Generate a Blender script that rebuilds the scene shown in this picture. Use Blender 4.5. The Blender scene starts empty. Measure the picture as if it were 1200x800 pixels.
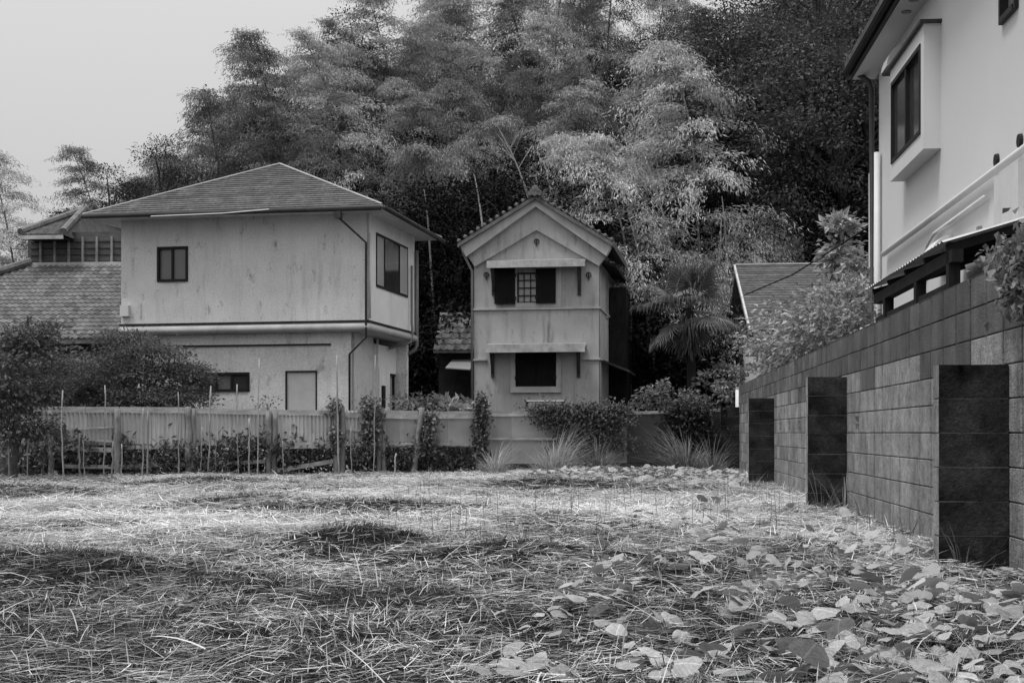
import bpy, math, random
import numpy as np
from mathutils import Vector, Matrix

S = bpy.context.scene
COL = S.collection
R = math.radians
rnd = random.Random(7)
rng = np.random.default_rng(11)

# ------------------------------------------------------------------ camera, sky, sun, exposure
FPX, HX, HY, CAMZ = 1600.0, 600.0, 507.0, 0.8          # focal length in photo pixels, principal column, horizon row, eye height
cd = bpy.data.cameras.new('camera'); cam = bpy.data.objects.new('camera', cd); COL.objects.link(cam)
cam.location = (0, 0, CAMZ); cam.rotation_euler = (math.pi/2, 0, 0)
cd.sensor_width = 36.0; cd.lens = FPX/1200*36.0; cd.shift_y = (HY-400)/1200
cd.clip_start = 0.05; cd.clip_end = 1500
S.camera = cam

SUN_EL, SUN_AZ = R(68), R(-122)                           # azimuth from +Y towards +X
w = bpy.data.worlds.new('World'); S.world = w; w.use_nodes = True
nt = w.node_tree; nt.nodes.clear()
sky = nt.nodes.new('ShaderNodeTexSky'); sky.sky_type = 'NISHITA'; sky.sun_disc = False
sky.sun_elevation = SUN_EL; sky.sun_rotation = SUN_AZ; sky.dust_density = 4.0; sky.air_density = 1.5
bw = nt.nodes.new('ShaderNodeRGBToBW')
mx = nt.nodes.new('ShaderNodeMix'); mx.data_type = 'FLOAT'; mx.inputs[0].default_value = 0.85
tcw = nt.nodes.new('ShaderNodeTexCoord'); sxyz = nt.nodes.new('ShaderNodeSeparateXYZ'); nt.links.new(tcw.outputs['Generated'], sxyz.inputs[0])
cie = nt.nodes.new('ShaderNodeMapRange'); cie.inputs[1].default_value = 0.0; cie.inputs[2].default_value = 1.0      # overcast sky: zenith three times the horizon
cie.inputs[3].default_value = 2.55; cie.inputs[4].default_value = 7.65
nt.links.new(sxyz.outputs['Z'], cie.inputs[0]); nt.links.new(cie.outputs[0], mx.inputs[3])
bg = nt.nodes.new('ShaderNodeBackground'); bg.inputs['Strength'].default_value = 0.1
wo = nt.nodes.new('ShaderNodeOutputWorld')
nt.links.new(sky.outputs[0], bw.inputs[0]); nt.links.new(bw.outputs[0], mx.inputs[2])
nt.links.new(mx.outputs[0], bg.inputs['Color']); nt.links.new(bg.outputs[0], wo.inputs['Surface'])
sd = bpy.data.lights.new('sun', 'SUN'); sd.energy = 1.5; sd.angle = R(18); sd.color = (1, 1, 1)
sun = bpy.data.objects.new('sun', sd); COL.objects.link(sun); sun.location = (0, 0, 40)
sv = Vector((math.cos(SUN_EL)*math.sin(SUN_AZ), math.cos(SUN_EL)*math.cos(SUN_AZ), math.sin(SUN_EL)))
sun.rotation_euler = (-sv).to_track_quat('-Z', 'Y').to_euler()
vs = S.view_settings; vs.view_transform = 'Standard'; vs.look = 'None'; vs.exposure = 0.85; vs.gamma = 1.0; vs.use_curve_mapping = False
S.render.engine = 'CYCLES'
S.cycles.max_bounces = 6; S.cycles.diffuse_bounces = 3; S.cycles.transparent_max_bounces = 8

# ------------------------------------------------------------------ materials (black-and-white world: every tone is a grey)
MATS = {}
def _n(t, typ, **kw):
    n = t.nodes.new(typ)
    for k, v in kw.items(): setattr(n, k, v)
    return n
def _math(t, op, a, b=None, c=None, clamp=False):
    n = t.nodes.new('ShaderNodeMath'); n.operation = op; n.use_clamp = clamp
    for i, v in enumerate((a, b, c)):
        if v is None: continue
        if isinstance(v, (int, float)): n.inputs[i].default_value = v
        else: t.links.new(v, n.inputs[i])
    return n.outputs[0]
def _noise(t, vec, scale, detail=4, rough=0.6):
    n = t.nodes.new('ShaderNodeTexNoise'); n.inputs['Scale'].default_value = scale
    n.inputs['Detail'].default_value = detail; n.inputs['Roughness'].default_value = rough
    if vec is not None: t.links.new(vec, n.inputs['Vector'])
    return n.outputs['Fac']
def _map(t, vec, sc):
    n = t.nodes.new('ShaderNodeMapping'); n.inputs['Scale'].default_value = sc
    t.links.new(vec, n.inputs['Vector']); return n.outputs['Vector']
def _ramp(t, fac, a, b, lo=0.0, hi=1.0):
    n = t.nodes.new('ShaderNodeMapRange'); t.links.new(fac, n.inputs[0])
    n.inputs[1].default_value = a; n.inputs[2].default_value = b; n.inputs[3].default_value = lo; n.inputs[4].default_value = hi
    n.clamp = True
    return n.outputs[0]

def surf(name, v, rough=0.85, var=0.25, scale=3.0, fine=0.0, fscale=60.0, streak=0.0, sscale=2.2, bump=0.0, bscale=80.0,
         metal=0.0, spec=0.12, world=False, objvar=0.0, attr=False, grain=None, spots=0.0, runs=None):
    """procedural grey surface: blotches + fine grain + vertical run-off streaks + relief"""
    if name in MATS: return MATS[name]
    m = bpy.data.materials.new(name); m.use_nodes = True; t = m.node_tree; t.nodes.clear()
    out = _n(t, 'ShaderNodeOutputMaterial'); p = _n(t, 'ShaderNodeBsdfPrincipled')
    t.links.new(p.outputs[0], out.inputs[0])
    if world: vec = _n(t, 'ShaderNodeNewGeometry').outputs['Position']
    else: vec = _n(t, 'ShaderNodeTexCoord').outputs['Object']
    f = _math(t, 'MULTIPLY_ADD', _ramp(t, _noise(t, vec, scale, 5, 0.62), 0.3, 0.7), 2*var, 1-var)
    if fine: f = _math(t, 'MULTIPLY', f, _math(t, 'MULTIPLY_ADD', _ramp(t, _noise(t, vec, fscale, 2, 0.6), 0.3, 0.7), 2*fine, 1-fine))
    if streak:
        sv_ = _map(t, vec, (sscale, sscale, sscale*0.12))
        s = _ramp(t, _noise(t, sv_, 2.2, 5, 0.68), 0.5, 0.72)
        k = _ramp(t, _noise(t, vec, 0.55, 3, 0.6), 0.36, 0.62)
        f = _math(t, 'MULTIPLY', f, _math(t, 'SUBTRACT', 1.0, _math(t, 'MULTIPLY', _math(t, 'MULTIPLY', s, k), streak)))
    if spots:
        sp = _ramp(t, _noise(t, _map(t, vec, (1.6, 1.6, 0.7)), 2.6, 6, 0.75), 0.57, 0.70)
        f = _math(t, 'MULTIPLY', f, _math(t, 'SUBTRACT', 1.0, _math(t, 'MULTIPLY', sp, spots)))
    if runs:                                        # narrow vertical run-marks, about half a block wide
        rv = _noise(t, _map(t, vec, (runs[0], runs[0], runs[0]*0.07)), 1.0, 5, 0.7)
        f = _math(t, 'MULTIPLY', f, _ramp(t, rv, 0.3, 0.7, 1-runs[1], 1+runs[1]))
    if grain:
        g = _noise(t, _map(t, vec, grain), 6, 4, 0.65)
        f = _math(t, 'MULTIPLY', f, _ramp(t, g, 0.3, 0.7, 0.65, 1.25))
    if objvar:
        oi = _n(t, 'ShaderNodeObjectInfo')
        f = _math(t, 'MULTIPLY', f, _math(t, 'MULTIPLY_ADD', oi.outputs['Random'], 2*objvar, 1-objvar))
    if attr:
        at = _n(t, 'ShaderNodeAttribute'); at.attribute_name = 'shade'
        f = _math(t, 'MULTIPLY', f, at.outputs['Fac'])
    val = _math(t, 'MULTIPLY', f, v, clamp=True)
    cc = _n(t, 'ShaderNodeCombineColor')
    for i in range(3): t.links.new(val, cc.inputs[i])
    t.links.new(cc.outputs[0], p.inputs['Base Color'])
    p.inputs['Roughness'].default_value = rough; p.inputs['Metallic'].default_value = metal
    p.inputs['Specular IOR Level'].default_value = spec
    if bump:
        b = _n(t, 'ShaderNodeBump'); b.inputs['Strength'].default_value = bump; b.inputs['Distance'].default_value = 0.02
        t.links.new(_noise(t, vec, bscale, 3, 0.7), b.inputs['Height']); t.links.new(b.outputs[0], p.inputs['Normal'])
    MATS[name] = m; return m

def leafmat(name, v, trans=0.3, rough=0.5, objvar=0.15, spec=0.06, veins=False):
    if name in MATS: return MATS[name]
    m = bpy.data.materials.new(name); m.use_nodes = True; t = m.node_tree; t.nodes.clear()
    out = _n(t, 'ShaderNodeOutputMaterial'); p = _n(t, 'ShaderNodeBsdfPrincipled'); tr = _n(t, 'ShaderNodeBsdfTranslucent')
    ms = _n(t, 'ShaderNodeMixShader'); ms.inputs[0].default_value = trans
    at = _n(t, 'ShaderNodeAttribute'); at.attribute_name = 'shade'
    oi = _n(t, 'ShaderNodeObjectInfo')
    f = _math(t, 'MULTIPLY', at.outputs['Fac'], _math(t, 'MULTIPLY_ADD', oi.outputs['Random'], 2*objvar, 1-objvar))
    if veins:
        tc = _n(t, 'ShaderNodeTexCoord').outputs['Object']; sx = _n(t, 'ShaderNodeSeparateXYZ'); t.links.new(tc, sx.inputs[0])
        ax = _math(t, 'ABSOLUTE', sx.outputs['X'])
        mid_ = _ramp(t, ax, 0.012, 0.03, 1.0, 0.0)
        ph = _math(t, 'FRACT', _math(t, 'MULTIPLY', _math(t, 'SUBTRACT', sx.outputs['Y'], _math(t, 'MULTIPLY', ax, 0.8)), 6.0))
        sv2 = _ramp(t, _math(t, 'ABSOLUTE', _math(t, 'SUBTRACT', ph, 0.5)), 0.03, 0.1, 0.6, 0.0)
        f = _math(t, 'MULTIPLY', f, _math(t, 'MULTIPLY_ADD', _math(t, 'MAXIMUM', mid_, sv2), 0.45, 0.9))
        f = _math(t, 'MULTIPLY', f, _ramp(t, _noise(t, tc, 5.0, 4, 0.7), 0.3, 0.7, 0.7, 1.2))
    val = _math(t, 'MULTIPLY', f, v, clamp=True)
    cc = _n(t, 'ShaderNodeCombineColor')
    for i in range(3): t.links.new(val, cc.inputs[i])
    t.links.new(cc.outputs[0], p.inputs['Base Color']); t.links.new(cc.outputs[0], tr.inputs[0])
    p.inputs['Roughness'].default_value = rough; p.inputs['Specular IOR Level'].default_value = spec
    t.links.new(p.outputs[0], ms.inputs[1]); t.links.new(tr.outputs[0], ms.inputs[2]); t.links.new(ms.outputs[0], out.inputs[0])
    MATS[name] = m; return m

def glass(name, v, rough=0.08):
    m = surf(name, v, rough=rough, var=0.12, scale=1.5, spec=0.6); return m

# ------------------------------------------------------------------ mesh helpers
class MB:
    def __init__(s): s.V = []; s.Q = []; s.T = []; s.SQ = []; s.ST = []; s.n = 0
    def add(s, v, q=None, t=None, shade=1.0):
        v = np.asarray(v, float).reshape(-1, 3)
        if q is not None and len(q):
            q = np.asarray(q, int).reshape(-1, 4); s.Q.append(q+s.n); s.SQ.append(np.broadcast_to(np.asarray(shade, float), (len(q),)))
        if t is not None and len(t):
            t = np.asarray(t, int).reshape(-1, 3); s.T.append(t+s.n); s.ST.append(np.broadcast_to(np.asarray(shade, float), (len(t),)))
        s.V.append(v); s.n += len(v); return s
    def box(s, x0, x1, y0, y1, z0, z1, shade=1.0):
        v = [(x, y, z) for z in (z0, z1) for y in (y0, y1) for x in (x0, x1)]
        return s.add(v, [(0, 2, 3, 1), (4, 5, 7, 6), (0, 1, 5, 4), (2, 6, 7, 3), (0, 4, 6, 2), (1, 3, 7, 5)], shade=shade)
    def hexa(s, c, shade=1.0):                       # 8 corners: bottom 4 ccw, top 4 ccw
        return s.add(c, [(3, 2, 1, 0), (4, 5, 6, 7), (0, 1, 5, 4), (1, 2, 6, 5), (2, 3, 7, 6), (3, 0, 4, 7)], shade=shade)
    def bar(s, a, b, w, h, up=(0, 0, 1), shade=1.0):
        a = np.array(a, float); b = np.array(b, float); d = b-a; d /= np.linalg.norm(d)
        sd_ = np.cross(d, up); l = np.linalg.norm(sd_)
        sd_ = np.array((1., 0, 0)) if l < 1e-6 else sd_/l
        u = np.cross(sd_, d); sd_ = sd_*w/2; u = u*h/2
        return s.hexa([a-sd_-u, a+sd_-u, b+sd_-u, b-sd_-u, a-sd_+u, a+sd_+u, b+sd_+u, b-sd_+u], shade)
    def tube(s, pts, rad, n=6, cap=True, shade=1.0):
        P = np.asarray(pts, float); m = len(P); rad = np.broadcast_to(np.asarray(rad, float), (m,))
        T = np.gradient(P, axis=0); T /= np.linalg.norm(T, axis=1)[:, None]+1e-9
        ref = np.array((0, 0, 1.)) if abs(T[0, 2]) < 0.8 else np.array((1., 0, 0))
        X = np.cross(T, ref); X /= np.linalg.norm(X, axis=1)[:, None]+1e-9; Y = np.cross(T, X)
        a = np.arange(n)*2*math.pi/n
        V = P[:, None]+rad[:, None, None]*(np.cos(a)[None, :, None]*X[:, None]+np.sin(a)[None, :, None]*Y[:, None])
        q = []
        for i in range(m-1):
            for j in range(n):
                k = (j+1) % n; q.append((i*n+j, i*n+k, (i+1)*n+k, (i+1)*n+j))
        t = []
        V = V.reshape(-1, 3)
        if cap:
            V = np.vstack([V, P[:1], P[-1:]])
            for j in range(n):
                k = (j+1) % n; t.append((m*n, k, j)); t.append((m*n+1, (m-1)*n+j, (m-1)*n+k))
        return s.add(V, q, t, shade)
    def prism(s, poly, d0, d1, f, shade=1.0):         # poly in 2D, f(a, b, d) -> xyz, convex or fan-friendly
        n = len(poly); v = [f(a, b, d0) for a, b in poly]+[f(a, b, d1) for a, b in poly]
        q = [(i, (i+1) % n, n+(i+1) % n, n+i) for i in range(n)]
        t = [(0, i+1, i) for i in range(1, n-1)]+[(n, n+i, n+i+1) for i in range(1, n-1)]
        return s.add(v, q, t, shade)
    def mesh(s, name, smooth=False, fixn=False):
        me = bpy.data.meshes.new(name)
        V = np.vstack(s.V) if s.V else np.zeros((0, 3))
        Q = np.vstack(s.Q) if s.Q else np.zeros((0, 4), int); T = np.vstack(s.T) if s.T else np.zeros((0, 3), int)
        nq, ntri = len(Q), len(T)
        me.vertices.add(len(V)); me.vertices.foreach_set('co', V.astype(np.float32).ravel())
        me.loops.add(nq*4+ntri*3); me.loops.foreach_set('vertex_index', np.concatenate([Q.ravel(), T.ravel()]).astype(np.int32))
        me.polygons.add(nq+ntri)
        me.polygons.foreach_set('loop_start', np.concatenate([np.arange(nq)*4, nq*4+np.arange(ntri)*3]).astype(np.int32))
        sh = np.concatenate(s.SQ+s.ST) if (s.SQ or s.ST) else np.zeros(0)
        at = me.attributes.new('shade', 'FLOAT', 'FACE'); at.data.foreach_set('value', sh.astype(np.float32))
        me.polygons.foreach_set('use_smooth', np.full(nq+ntri, bool(smooth)))
        me.update(calc_edges=True); me.validate()
        return me
    def build(s, name, mat, parent=None, smooth=False):
        me = s.mesh(name, smooth); me.materials.append(mat)
        return link(name, me, parent)

def link(name, me, parent=None):
    o = bpy.data.objects.new(name, me); COL.objects.link(o)
    if parent is not None: o.parent = parent
    return o
def tag(o, label, cat, group=None):
    o['label'] = label; o['category'] = cat
    if group: o['group'] = group
    return o
def thing(name, label, cat, loc=(0, 0, 0), rz=0.0, group=None):
    o = bpy.data.objects.new(name, None); COL.objects.link(o); o.empty_display_size = 0.3
    o.location = loc; o.rotation_euler = (0, 0, rz)
    return tag(o, label, cat, group)
def copy_tree(o, parent=None):
    c = o.copy(); COL.objects.link(c)
    c.parent = parent
    for ch in [x for x in KIDS.get(o.name, [])]: copy_tree(ch, c)
    return c
KIDS = {}
def kids(o, *ch): KIDS[o.name] = list(ch)

class Fr:
    """a ground frame (origin, heading); turns a photo pixel into a point on one of its upright planes"""
    def __init__(s, ox, oy, ang):
        s.o = (ox, oy); s.ang = ang; s.ex = (math.cos(ang), math.sin(ang)); s.ey = (-math.sin(ang), math.cos(ang))
    def _ray(s, px, py): return (px-HX)/FPX, (HY-py)/FPX
    def front(s, px, py, off=0.0):
        a, b = s._ray(px, py); t = (off+s.o[0]*s.ey[0]+s.o[1]*s.ey[1])/(a*s.ey[0]+s.ey[1])
        return (t*a-s.o[0])*s.ex[0]+(t-s.o[1])*s.ex[1], CAMZ+t*b
    def side(s, px, py, off=0.0):
        a, b = s._ray(px, py); t = (off+s.o[0]*s.ex[0]+s.o[1]*s.ex[1])/(a*s.ex[0]+s.ex[1])
        return (t*a-s.o[0])*s.ey[0]+(t-s.o[1])*s.ey[1], CAMZ+t*b
    def world(s, x, y): return s.o[0]+x*s.ex[0]+y*s.ey[0], s.o[1]+x*s.ex[1]+y*s.ey[1]
    def local(s, X, Y):
        dx, dy = X-s.o[0], Y-s.o[1]; return dx*s.ex[0]+dy*s.ex[1], dx*s.ey[0]+dy*s.ey[1]
def at(px, py, Y): return ((px-HX)/FPX*Y, Y, CAMZ+(HY-py)/FPX*Y)
def gnd(px, py): Y = CAMZ*FPX/(py-HY); return (px-HX)/FPX*Y, Y

class Pl:
    """an upright plane of a building: u along it, n outward; boxes in (u, z, depth)"""
    def __init__(s, o, u, n): s.o = np.array(o, float); s.u = np.array(u, float); s.n = np.array(n, float)
    def p(s, a, z, d=0.0): return s.o+s.u*a+s.n*d+np.array((0, 0, z))
    def box(s, mb, a0, a1, z0, z1, d0, d1, shade=1.0):
        c = [s.p(a0, z0, d0), s.p(a1, z0, d0), s.p(a1, z0, d1), s.p(a0, z0, d1), s.p(a0, z1, d0), s.p(a1, z1, d0), s.p(a1, z1, d1), s.p(a0, z1, d1)]
        return mb.hexa(c, shade)
    def panel(s, mb, a0, a1, z0, z1, holes=(), th=0.15, shade=1.0):
        """wall slab from d=0 (outer face) to d=-th with rectangular openings"""
        A = sorted({a0, a1, *[h[0] for h in holes], *[h[1] for h in holes]}); Z = sorted({z0, z1, *[h[2] for h in holes], *[h[3] for h in holes]})
        inh = lambda a, z: any(h[0] < a < h[1] and h[2] < z < h[3] for h in holes)
        for i in range(len(A)-1):
            for j in range(len(Z)-1):
                if inh((A[i]+A[i+1])/2, (Z[j]+Z[j+1])/2): continue
                mb.add([s.p(A[i], Z[j]), s.p(A[i+1], Z[j]), s.p(A[i+1], Z[j+1]), s.p(A[i], Z[j+1])], [(0, 1, 2, 3)], shade=shade)
                mb.add([s.p(A[i], Z[j], -th), s.p(A[i+1], Z[j], -th), s.p(A[i+1], Z[j+1], -th), s.p(A[i], Z[j+1], -th)], [(3, 2, 1, 0)], shade=shade)
        for h in list(holes)+[(a0, a1, z0, z1)]:
            for (p0, p1) in (((h[0], h[2]), (h[1], h[2])), ((h[1], h[2]), (h[1], h[3])), ((h[1], h[3]), (h[0], h[3])), ((h[0], h[3]), (h[0], h[2]))):
                mb.add([s.p(*p0), s.p(*p1), s.p(*p1, -th), s.p(*p0, -th)], [(0, 1, 2, 3)], shade=shade)
        return mb

def window(pl, parent, a0, a1, z0, z1, fm, gm, panes=2, fw=0.05, d_in=0.07, proud=0.02, sill=None, name='window', bars=None):
    """frame with separate panes set back in the wall opening"""
    mb = MB(); f = fw
    pl.box(mb, a0, a0+f, z0, z1, -d_in, proud); pl.box(mb, a1-f, a1, z0, z1, -d_in, proud)
    pl.box(mb, a0+f, a1-f, z1-f, z1, -d_in, proud-0.002); pl.box(mb, a0+f, a1-f, z0, z0+f, -d_in, proud+0.01)
    wd = (a1-a0-2*f)/panes
    for i in range(1, panes):
        c = a0+f+wd*i; pl.box(mb, c-f*0.45, c+f*0.45, z0+f, z1-f, -d_in+0.01, proud-0.008)
    wn = mb.build(name, fm, parent)
    for i in range(panes):
        g = MB(); e = 0.02 if i % 2 else 0.0
        pl.box(g, a0+f+wd*i+0.001, a0+f+wd*(i+1)-0.001, z0+f, z1-f, -d_in+0.005+e, -d_in+0.012+e)
        g.build('pane', gm if not isinstance(gm, (list, tuple)) else gm[i % len(gm)], wn)
    if bars:
        b = MB()
        for k in range(1, bars[0]): c = a0+(a1-a0)*k/bars[0]; pl.box(b, c-0.012, c+0.012, z0+f, z1-f, -d_in+0.035, -d_in+0.055)
        for k in range(1, bars[1]): c = z0+(z1-z0)*k/bars[1]; pl.box(b, a0+f, a1-f, c-0.012, c+0.012, -d_in+0.04, -d_in+0.06)
        b.build('grille', fm, wn)
    if sill:
        b = MB(); pl.box(b, a0-0.04, a1+0.04, z0-0.045, z0-0.003, 0.0, sill); b.build('sill', fm, wn)
    return wn

def rows(mb, A, B, C, D, n, th=0.02, jag=0.0, r=None):
    """overlapping roof courses between eave A-B and ridge D-C"""
    A, B, C, D = [np.array(x, float) for x in (A, B, C, D)]
    nn = np.cross(B-A, D-A); nn /= np.linalg.norm(nn)
    if nn[2] < 0: nn = -nn
    for i in range(n):
        t0, t1 = i/n, (i+1)/n
        a, b = A+(D-A)*t0, B+(C-B)*t0; c, d = B+(C-B)*t1, A+(D-A)*t1
        u = nn*th
        sh = 1.0 if r is None else 1+r.uniform(-0.16, 0.16)
        mb.add([a+u, b+u, c+u*0.2, d+u*0.2, a-u*0.6, b-u*0.6], [(0, 1, 2, 3), (4, 5, 1, 0)], shade=sh)

# value noise
_G = np.random.default_rng(3).random((256, 256))
def vnoise(x, y, s=1.0, ox=0.0):
    x = np.asarray(x, float)*s+37.7+ox; y = np.asarray(y, float)*s+91.3+ox
    xi = np.floor(x).astype(int); yi = np.floor(y).astype(int); fx = x-xi; fy = y-yi
    fx = fx*fx*(3-2*fx); fy = fy*fy*(3-2*fy)
    g = lambda a, b: _G[a % 256, b % 256]
    return (g(xi, yi)*(1-fx)+g(xi+1, yi)*fx)*(1-fy)+(g(xi, yi+1)*(1-fx)+g(xi+1, yi+1)*fx)*fy
def fbm(x, y, s=1.0, o=4, ox=0.0): return sum(vnoise(x, y, s*2**k, ox+k*13.1)*0.5**k for k in range(o))/sum(0.5**k for k in range(o))

def norm(a): return a/(np.linalg.norm(a, axis=-1, keepdims=True)+1e-9)
def leaves(mb, pos, d, length, width, shade, nrm=None, fold=0.18, r=rng):
    """one folded diamond leaf per row"""
    pos = np.asarray(pos, float); N = len(pos); d = norm(np.asarray(d, float))
    if nrm is None: nrm = r.normal(size=(N, 3))*0.55+np.array((0, 0, 1.0))
    sdv = norm(np.cross(d, nrm)); up = np.cross(sdv, d)
    L = np.broadcast_to(np.asarray(length, float), (N,))[:, None]; W = np.broadcast_to(np.asarray(width, float), (N,))[:, None]
    V = np.stack([pos, pos+d*L*0.42+sdv*W/2+up*W*fold, pos+d*L-up*L*0.12, pos+d*L*0.42-sdv*W/2+up*W*fold], 1)
    i = np.arange(N)[:, None]*4
    mb.add(V.reshape(-1, 3), i+np.array([[0, 1, 2, 3]]), shade=np.broadcast_to(np.asarray(shade, float), (N,)))
    return mb

# ------------------------------------------------------------------ palette
M_soil = surf('soil_and_thatch', 0.016, var=0.6, scale=2.0, fine=0.7, fscale=30, bump=0.6, bscale=30, world=True, spec=0.0)  # near-black soil colour stands in for deep shade between the blades
M_block = surf('weathered_concrete_block', 0.25, var=0.34, scale=5.5, fine=0.25, fscale=34, streak=0.4, sscale=2.4, bump=0.8, bscale=60, world=True, objvar=0.17, attr=True, runs=(5.0, .10), spots=.35)
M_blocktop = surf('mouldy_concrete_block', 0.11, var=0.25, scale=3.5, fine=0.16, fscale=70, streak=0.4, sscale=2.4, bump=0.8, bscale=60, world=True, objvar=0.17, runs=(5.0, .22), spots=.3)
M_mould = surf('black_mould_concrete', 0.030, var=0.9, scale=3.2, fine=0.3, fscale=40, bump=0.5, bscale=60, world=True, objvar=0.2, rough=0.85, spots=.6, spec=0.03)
M_mortar = surf('mortar', 0.05, var=0.35, scale=6, fine=0.2, world=True)
M_mortardark = surf('mortar_stained', 0.17, var=0.95, scale=3.0, world=True)
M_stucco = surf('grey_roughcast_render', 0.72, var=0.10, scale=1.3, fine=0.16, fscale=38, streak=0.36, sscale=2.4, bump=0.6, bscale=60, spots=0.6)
M_stuccoside = surf('lit_side_render', 0.86, var=0.08, scale=1.3, fine=0.05, fscale=38, streak=0.25, sscale=2.0, bump=0.2, bscale=70)  # paler than the front: brighter light on this side put into the colour
M_band = surf('painted_band', 0.52, var=0.12, scale=2.5, streak=0.25)
M_slate = surf('slate_shingle', 0.088, var=0.25, scale=2.5, fine=0.3, fscale=18, attr=True, rough=0.7, grain=(1.0, 1.0, 1.0))
M_ridge = surf('pale_ridge_metal', 0.36, var=0.15, scale=4, rough=0.5)
M_dark = surf('dark_brown_metal', 0.022, var=0.2, scale=6, rough=0.5)
M_gut = surf('dark_gutter', 0.05, var=0.25, scale=4, rough=0.5)
M_greypvc = surf('grey_downpipe', 0.22, var=0.15, scale=3, rough=0.5)
M_kura = surf('storehouse_plaster', 0.40, var=0.14, scale=1.1, fine=0.05, fscale=40, streak=0.6, sscale=1.9, bump=0.25, bscale=50, spots=0.5)
M_kuratrim = surf('storehouse_trim_plaster', 0.45, var=0.16, scale=1.6, streak=0.4, sscale=2.5, bump=0.12, bscale=50)
M_canopy = surf('pale_canopy_board', 0.42, var=0.3, scale=3.5, streak=0.3, sscale=5)
M_tile = surf('clay_roof_tile', 0.14, var=0.3, scale=3, fine=0.25, fscale=16, attr=True, rough=0.6)
M_tiled = surf('dark_clay_tile', 0.13, var=0.35, scale=3, fine=0.25, fscale=16, attr=True, rough=0.6)
M_board = surf('old_grey_boards', 0.10, var=0.25, scale=2, grain=(0.6, 0.6, 6.0))
M_wood = surf('weathered_timber', 0.24, var=0.3, scale=4, grain=(5, 5, 0.5), bump=0.3, bscale=40)
M_rail = surf('weathered_rail_board', 0.46, var=0.25, scale=4, grain=(0.6, 5, 6), bump=0.3, bscale=40)
M_sheet = surf('faded_corrugated_sheet', 0.56, var=0.16, scale=1.6, streak=0.35, sscale=3, rough=0.6, objvar=0.14)
M_flat = surf('flat_grey_sheet', 0.36, var=0.16, scale=1.4, streak=0.4, sscale=3, rough=0.7, objvar=0.15)
M_sheetdark = surf('stained_dark_sheet', 0.09, var=0.25, scale=1.4, streak=0.4, sscale=3, rough=0.7)
M_white = surf('white_siding', 0.61, var=0.025, scale=0.8, fine=0.02, fscale=60, bump=0.25, bscale=110, rough=0.8)
M_whitetrim = surf('white_trim', 0.62, var=0.03, scale=2, rough=0.5)
M_whitepipe = surf('offwhite_pipe', 0.62, var=0.06, scale=3, rough=0.5)
M_offwhite = surf('dull_white_plaster', 0.62, var=0.12, scale=2, streak=0.2)
M_glass = glass('dark_window_glass', 0.045)
M_glassmid = glass('frosted_window_glass', 0.15, 0.35)
M_glasslit = glass('curtained_glass', 0.42, 0.3)
M_black = surf('black_shutter', 0.008, var=0.3, scale=5, rough=0.7)
M_cane = surf('dry_bamboo_cane', 0.30, var=0.3, scale=8, rough=0.6, objvar=0.25)
M_darkwood = surf('tarred_wood', 0.020, var=0.3, scale=4, grain=(4, 4, 0.5))
M_clear = surf('clouded_roof_sheet', 0.5, var=0.2, scale=3, rough=0.4)
M_bark = surf('tree_bark', 0.09, var=0.35, scale=6, bump=0.4, bscale=30)
M_culm = surf('bamboo_culm', 0.16, var=0.25, scale=3, rough=0.5, objvar=0.3)
M_deadculm = surf('bleached_culm', 0.34, var=0.2, scale=3, objvar=0.2)

# ------------------------------------------------------------------ ground: one sheet, flat lot then the wooded hill
def hillfac(X): return np.interp(X, [-40, -19, -15.6, -11.6, -6.7, -3, 4, 30, 60], [0.05, 0.06, 0.14, 0.45, 0.8, 1.0, 1.1, 1.15, 1.15])
MOUNDS = [(-1.05, 9.6, 0.55, 0.5, 0.13), (-0.05, 8.7, 0.6, 0.45, 0.12), (-2.7, 7.9, 0.9, 0.6, 0.14), (0.6, 19.7, 1.9, 0.8, 0.14),
          (-2.8, 15.2, 0.9, 0.6, 0.10), (-6.6, 18.5, 1.2, 0.6, 0.10), (-1.4, 14.2, 1.3, 0.5, 0.09), (-4.4, 21.5, 1.4, 0.8, 0.12), (2.2, 24, 1.6, 1.4, 0.12)]
def bumps(X, Y):
    z = (fbm(X, Y, 0.7, 4)-0.5)*0.14
    for (a, b, rx, ry, h) in MOUNDS: z = z+h*np.exp(-(((X-a)/rx)**2+((Y-b)/ry)**2))
    return z
def H(X, Y):
    X = np.asarray(X, float); Y = np.asarray(Y, float)
    flat = np.clip((31-Y)/2, 0, 1)*np.clip((X+14)/2, 0, 1)
    wallc = np.clip(((2.16+0.0919*Y)-X)/0.5+0.3, 0.3, 1)
    return bumps(X, Y)*flat*wallc-0.01+hillfac(X)*(np.clip(Y-40, 0, 23)-0.25*np.clip(Y-66, 0, 50))*0.45
gx = np.concatenate([np.arange(-160, -14, 6), np.arange(-14, 8, 0.2), np.arange(8, 161, 6)])
gy = np.concatenate([np.arange(-60, 0, 6), np.arange(0, 32, 0.2), np.arange(32, 120, 2.0)])
GX, GY = np.meshgrid(gx, gy); GZ = H(GX, GY)
nx, ny = len(gx), len(gy); idx = np.arange(nx*ny).reshape(ny, nx)
g = MB(); g.add(np.stack([GX, GY, GZ], -1).reshape(-1, 3), np.stack([idx[:-1, :-1], idx[:-1, 1:], idx[1:, 1:], idx[1:, :-1]], -1).reshape(-1, 4))
ground = g.build('ground', M_soil, None, True); ground['kind'] = 'structure'
M_litter = surf('shade_toned_leaf_litter', 0.022, var=0.5, scale=1.2, fine=0.4, fscale=12, world=True)  # litter made near-black, with the shade under the trees in its tone
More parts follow.
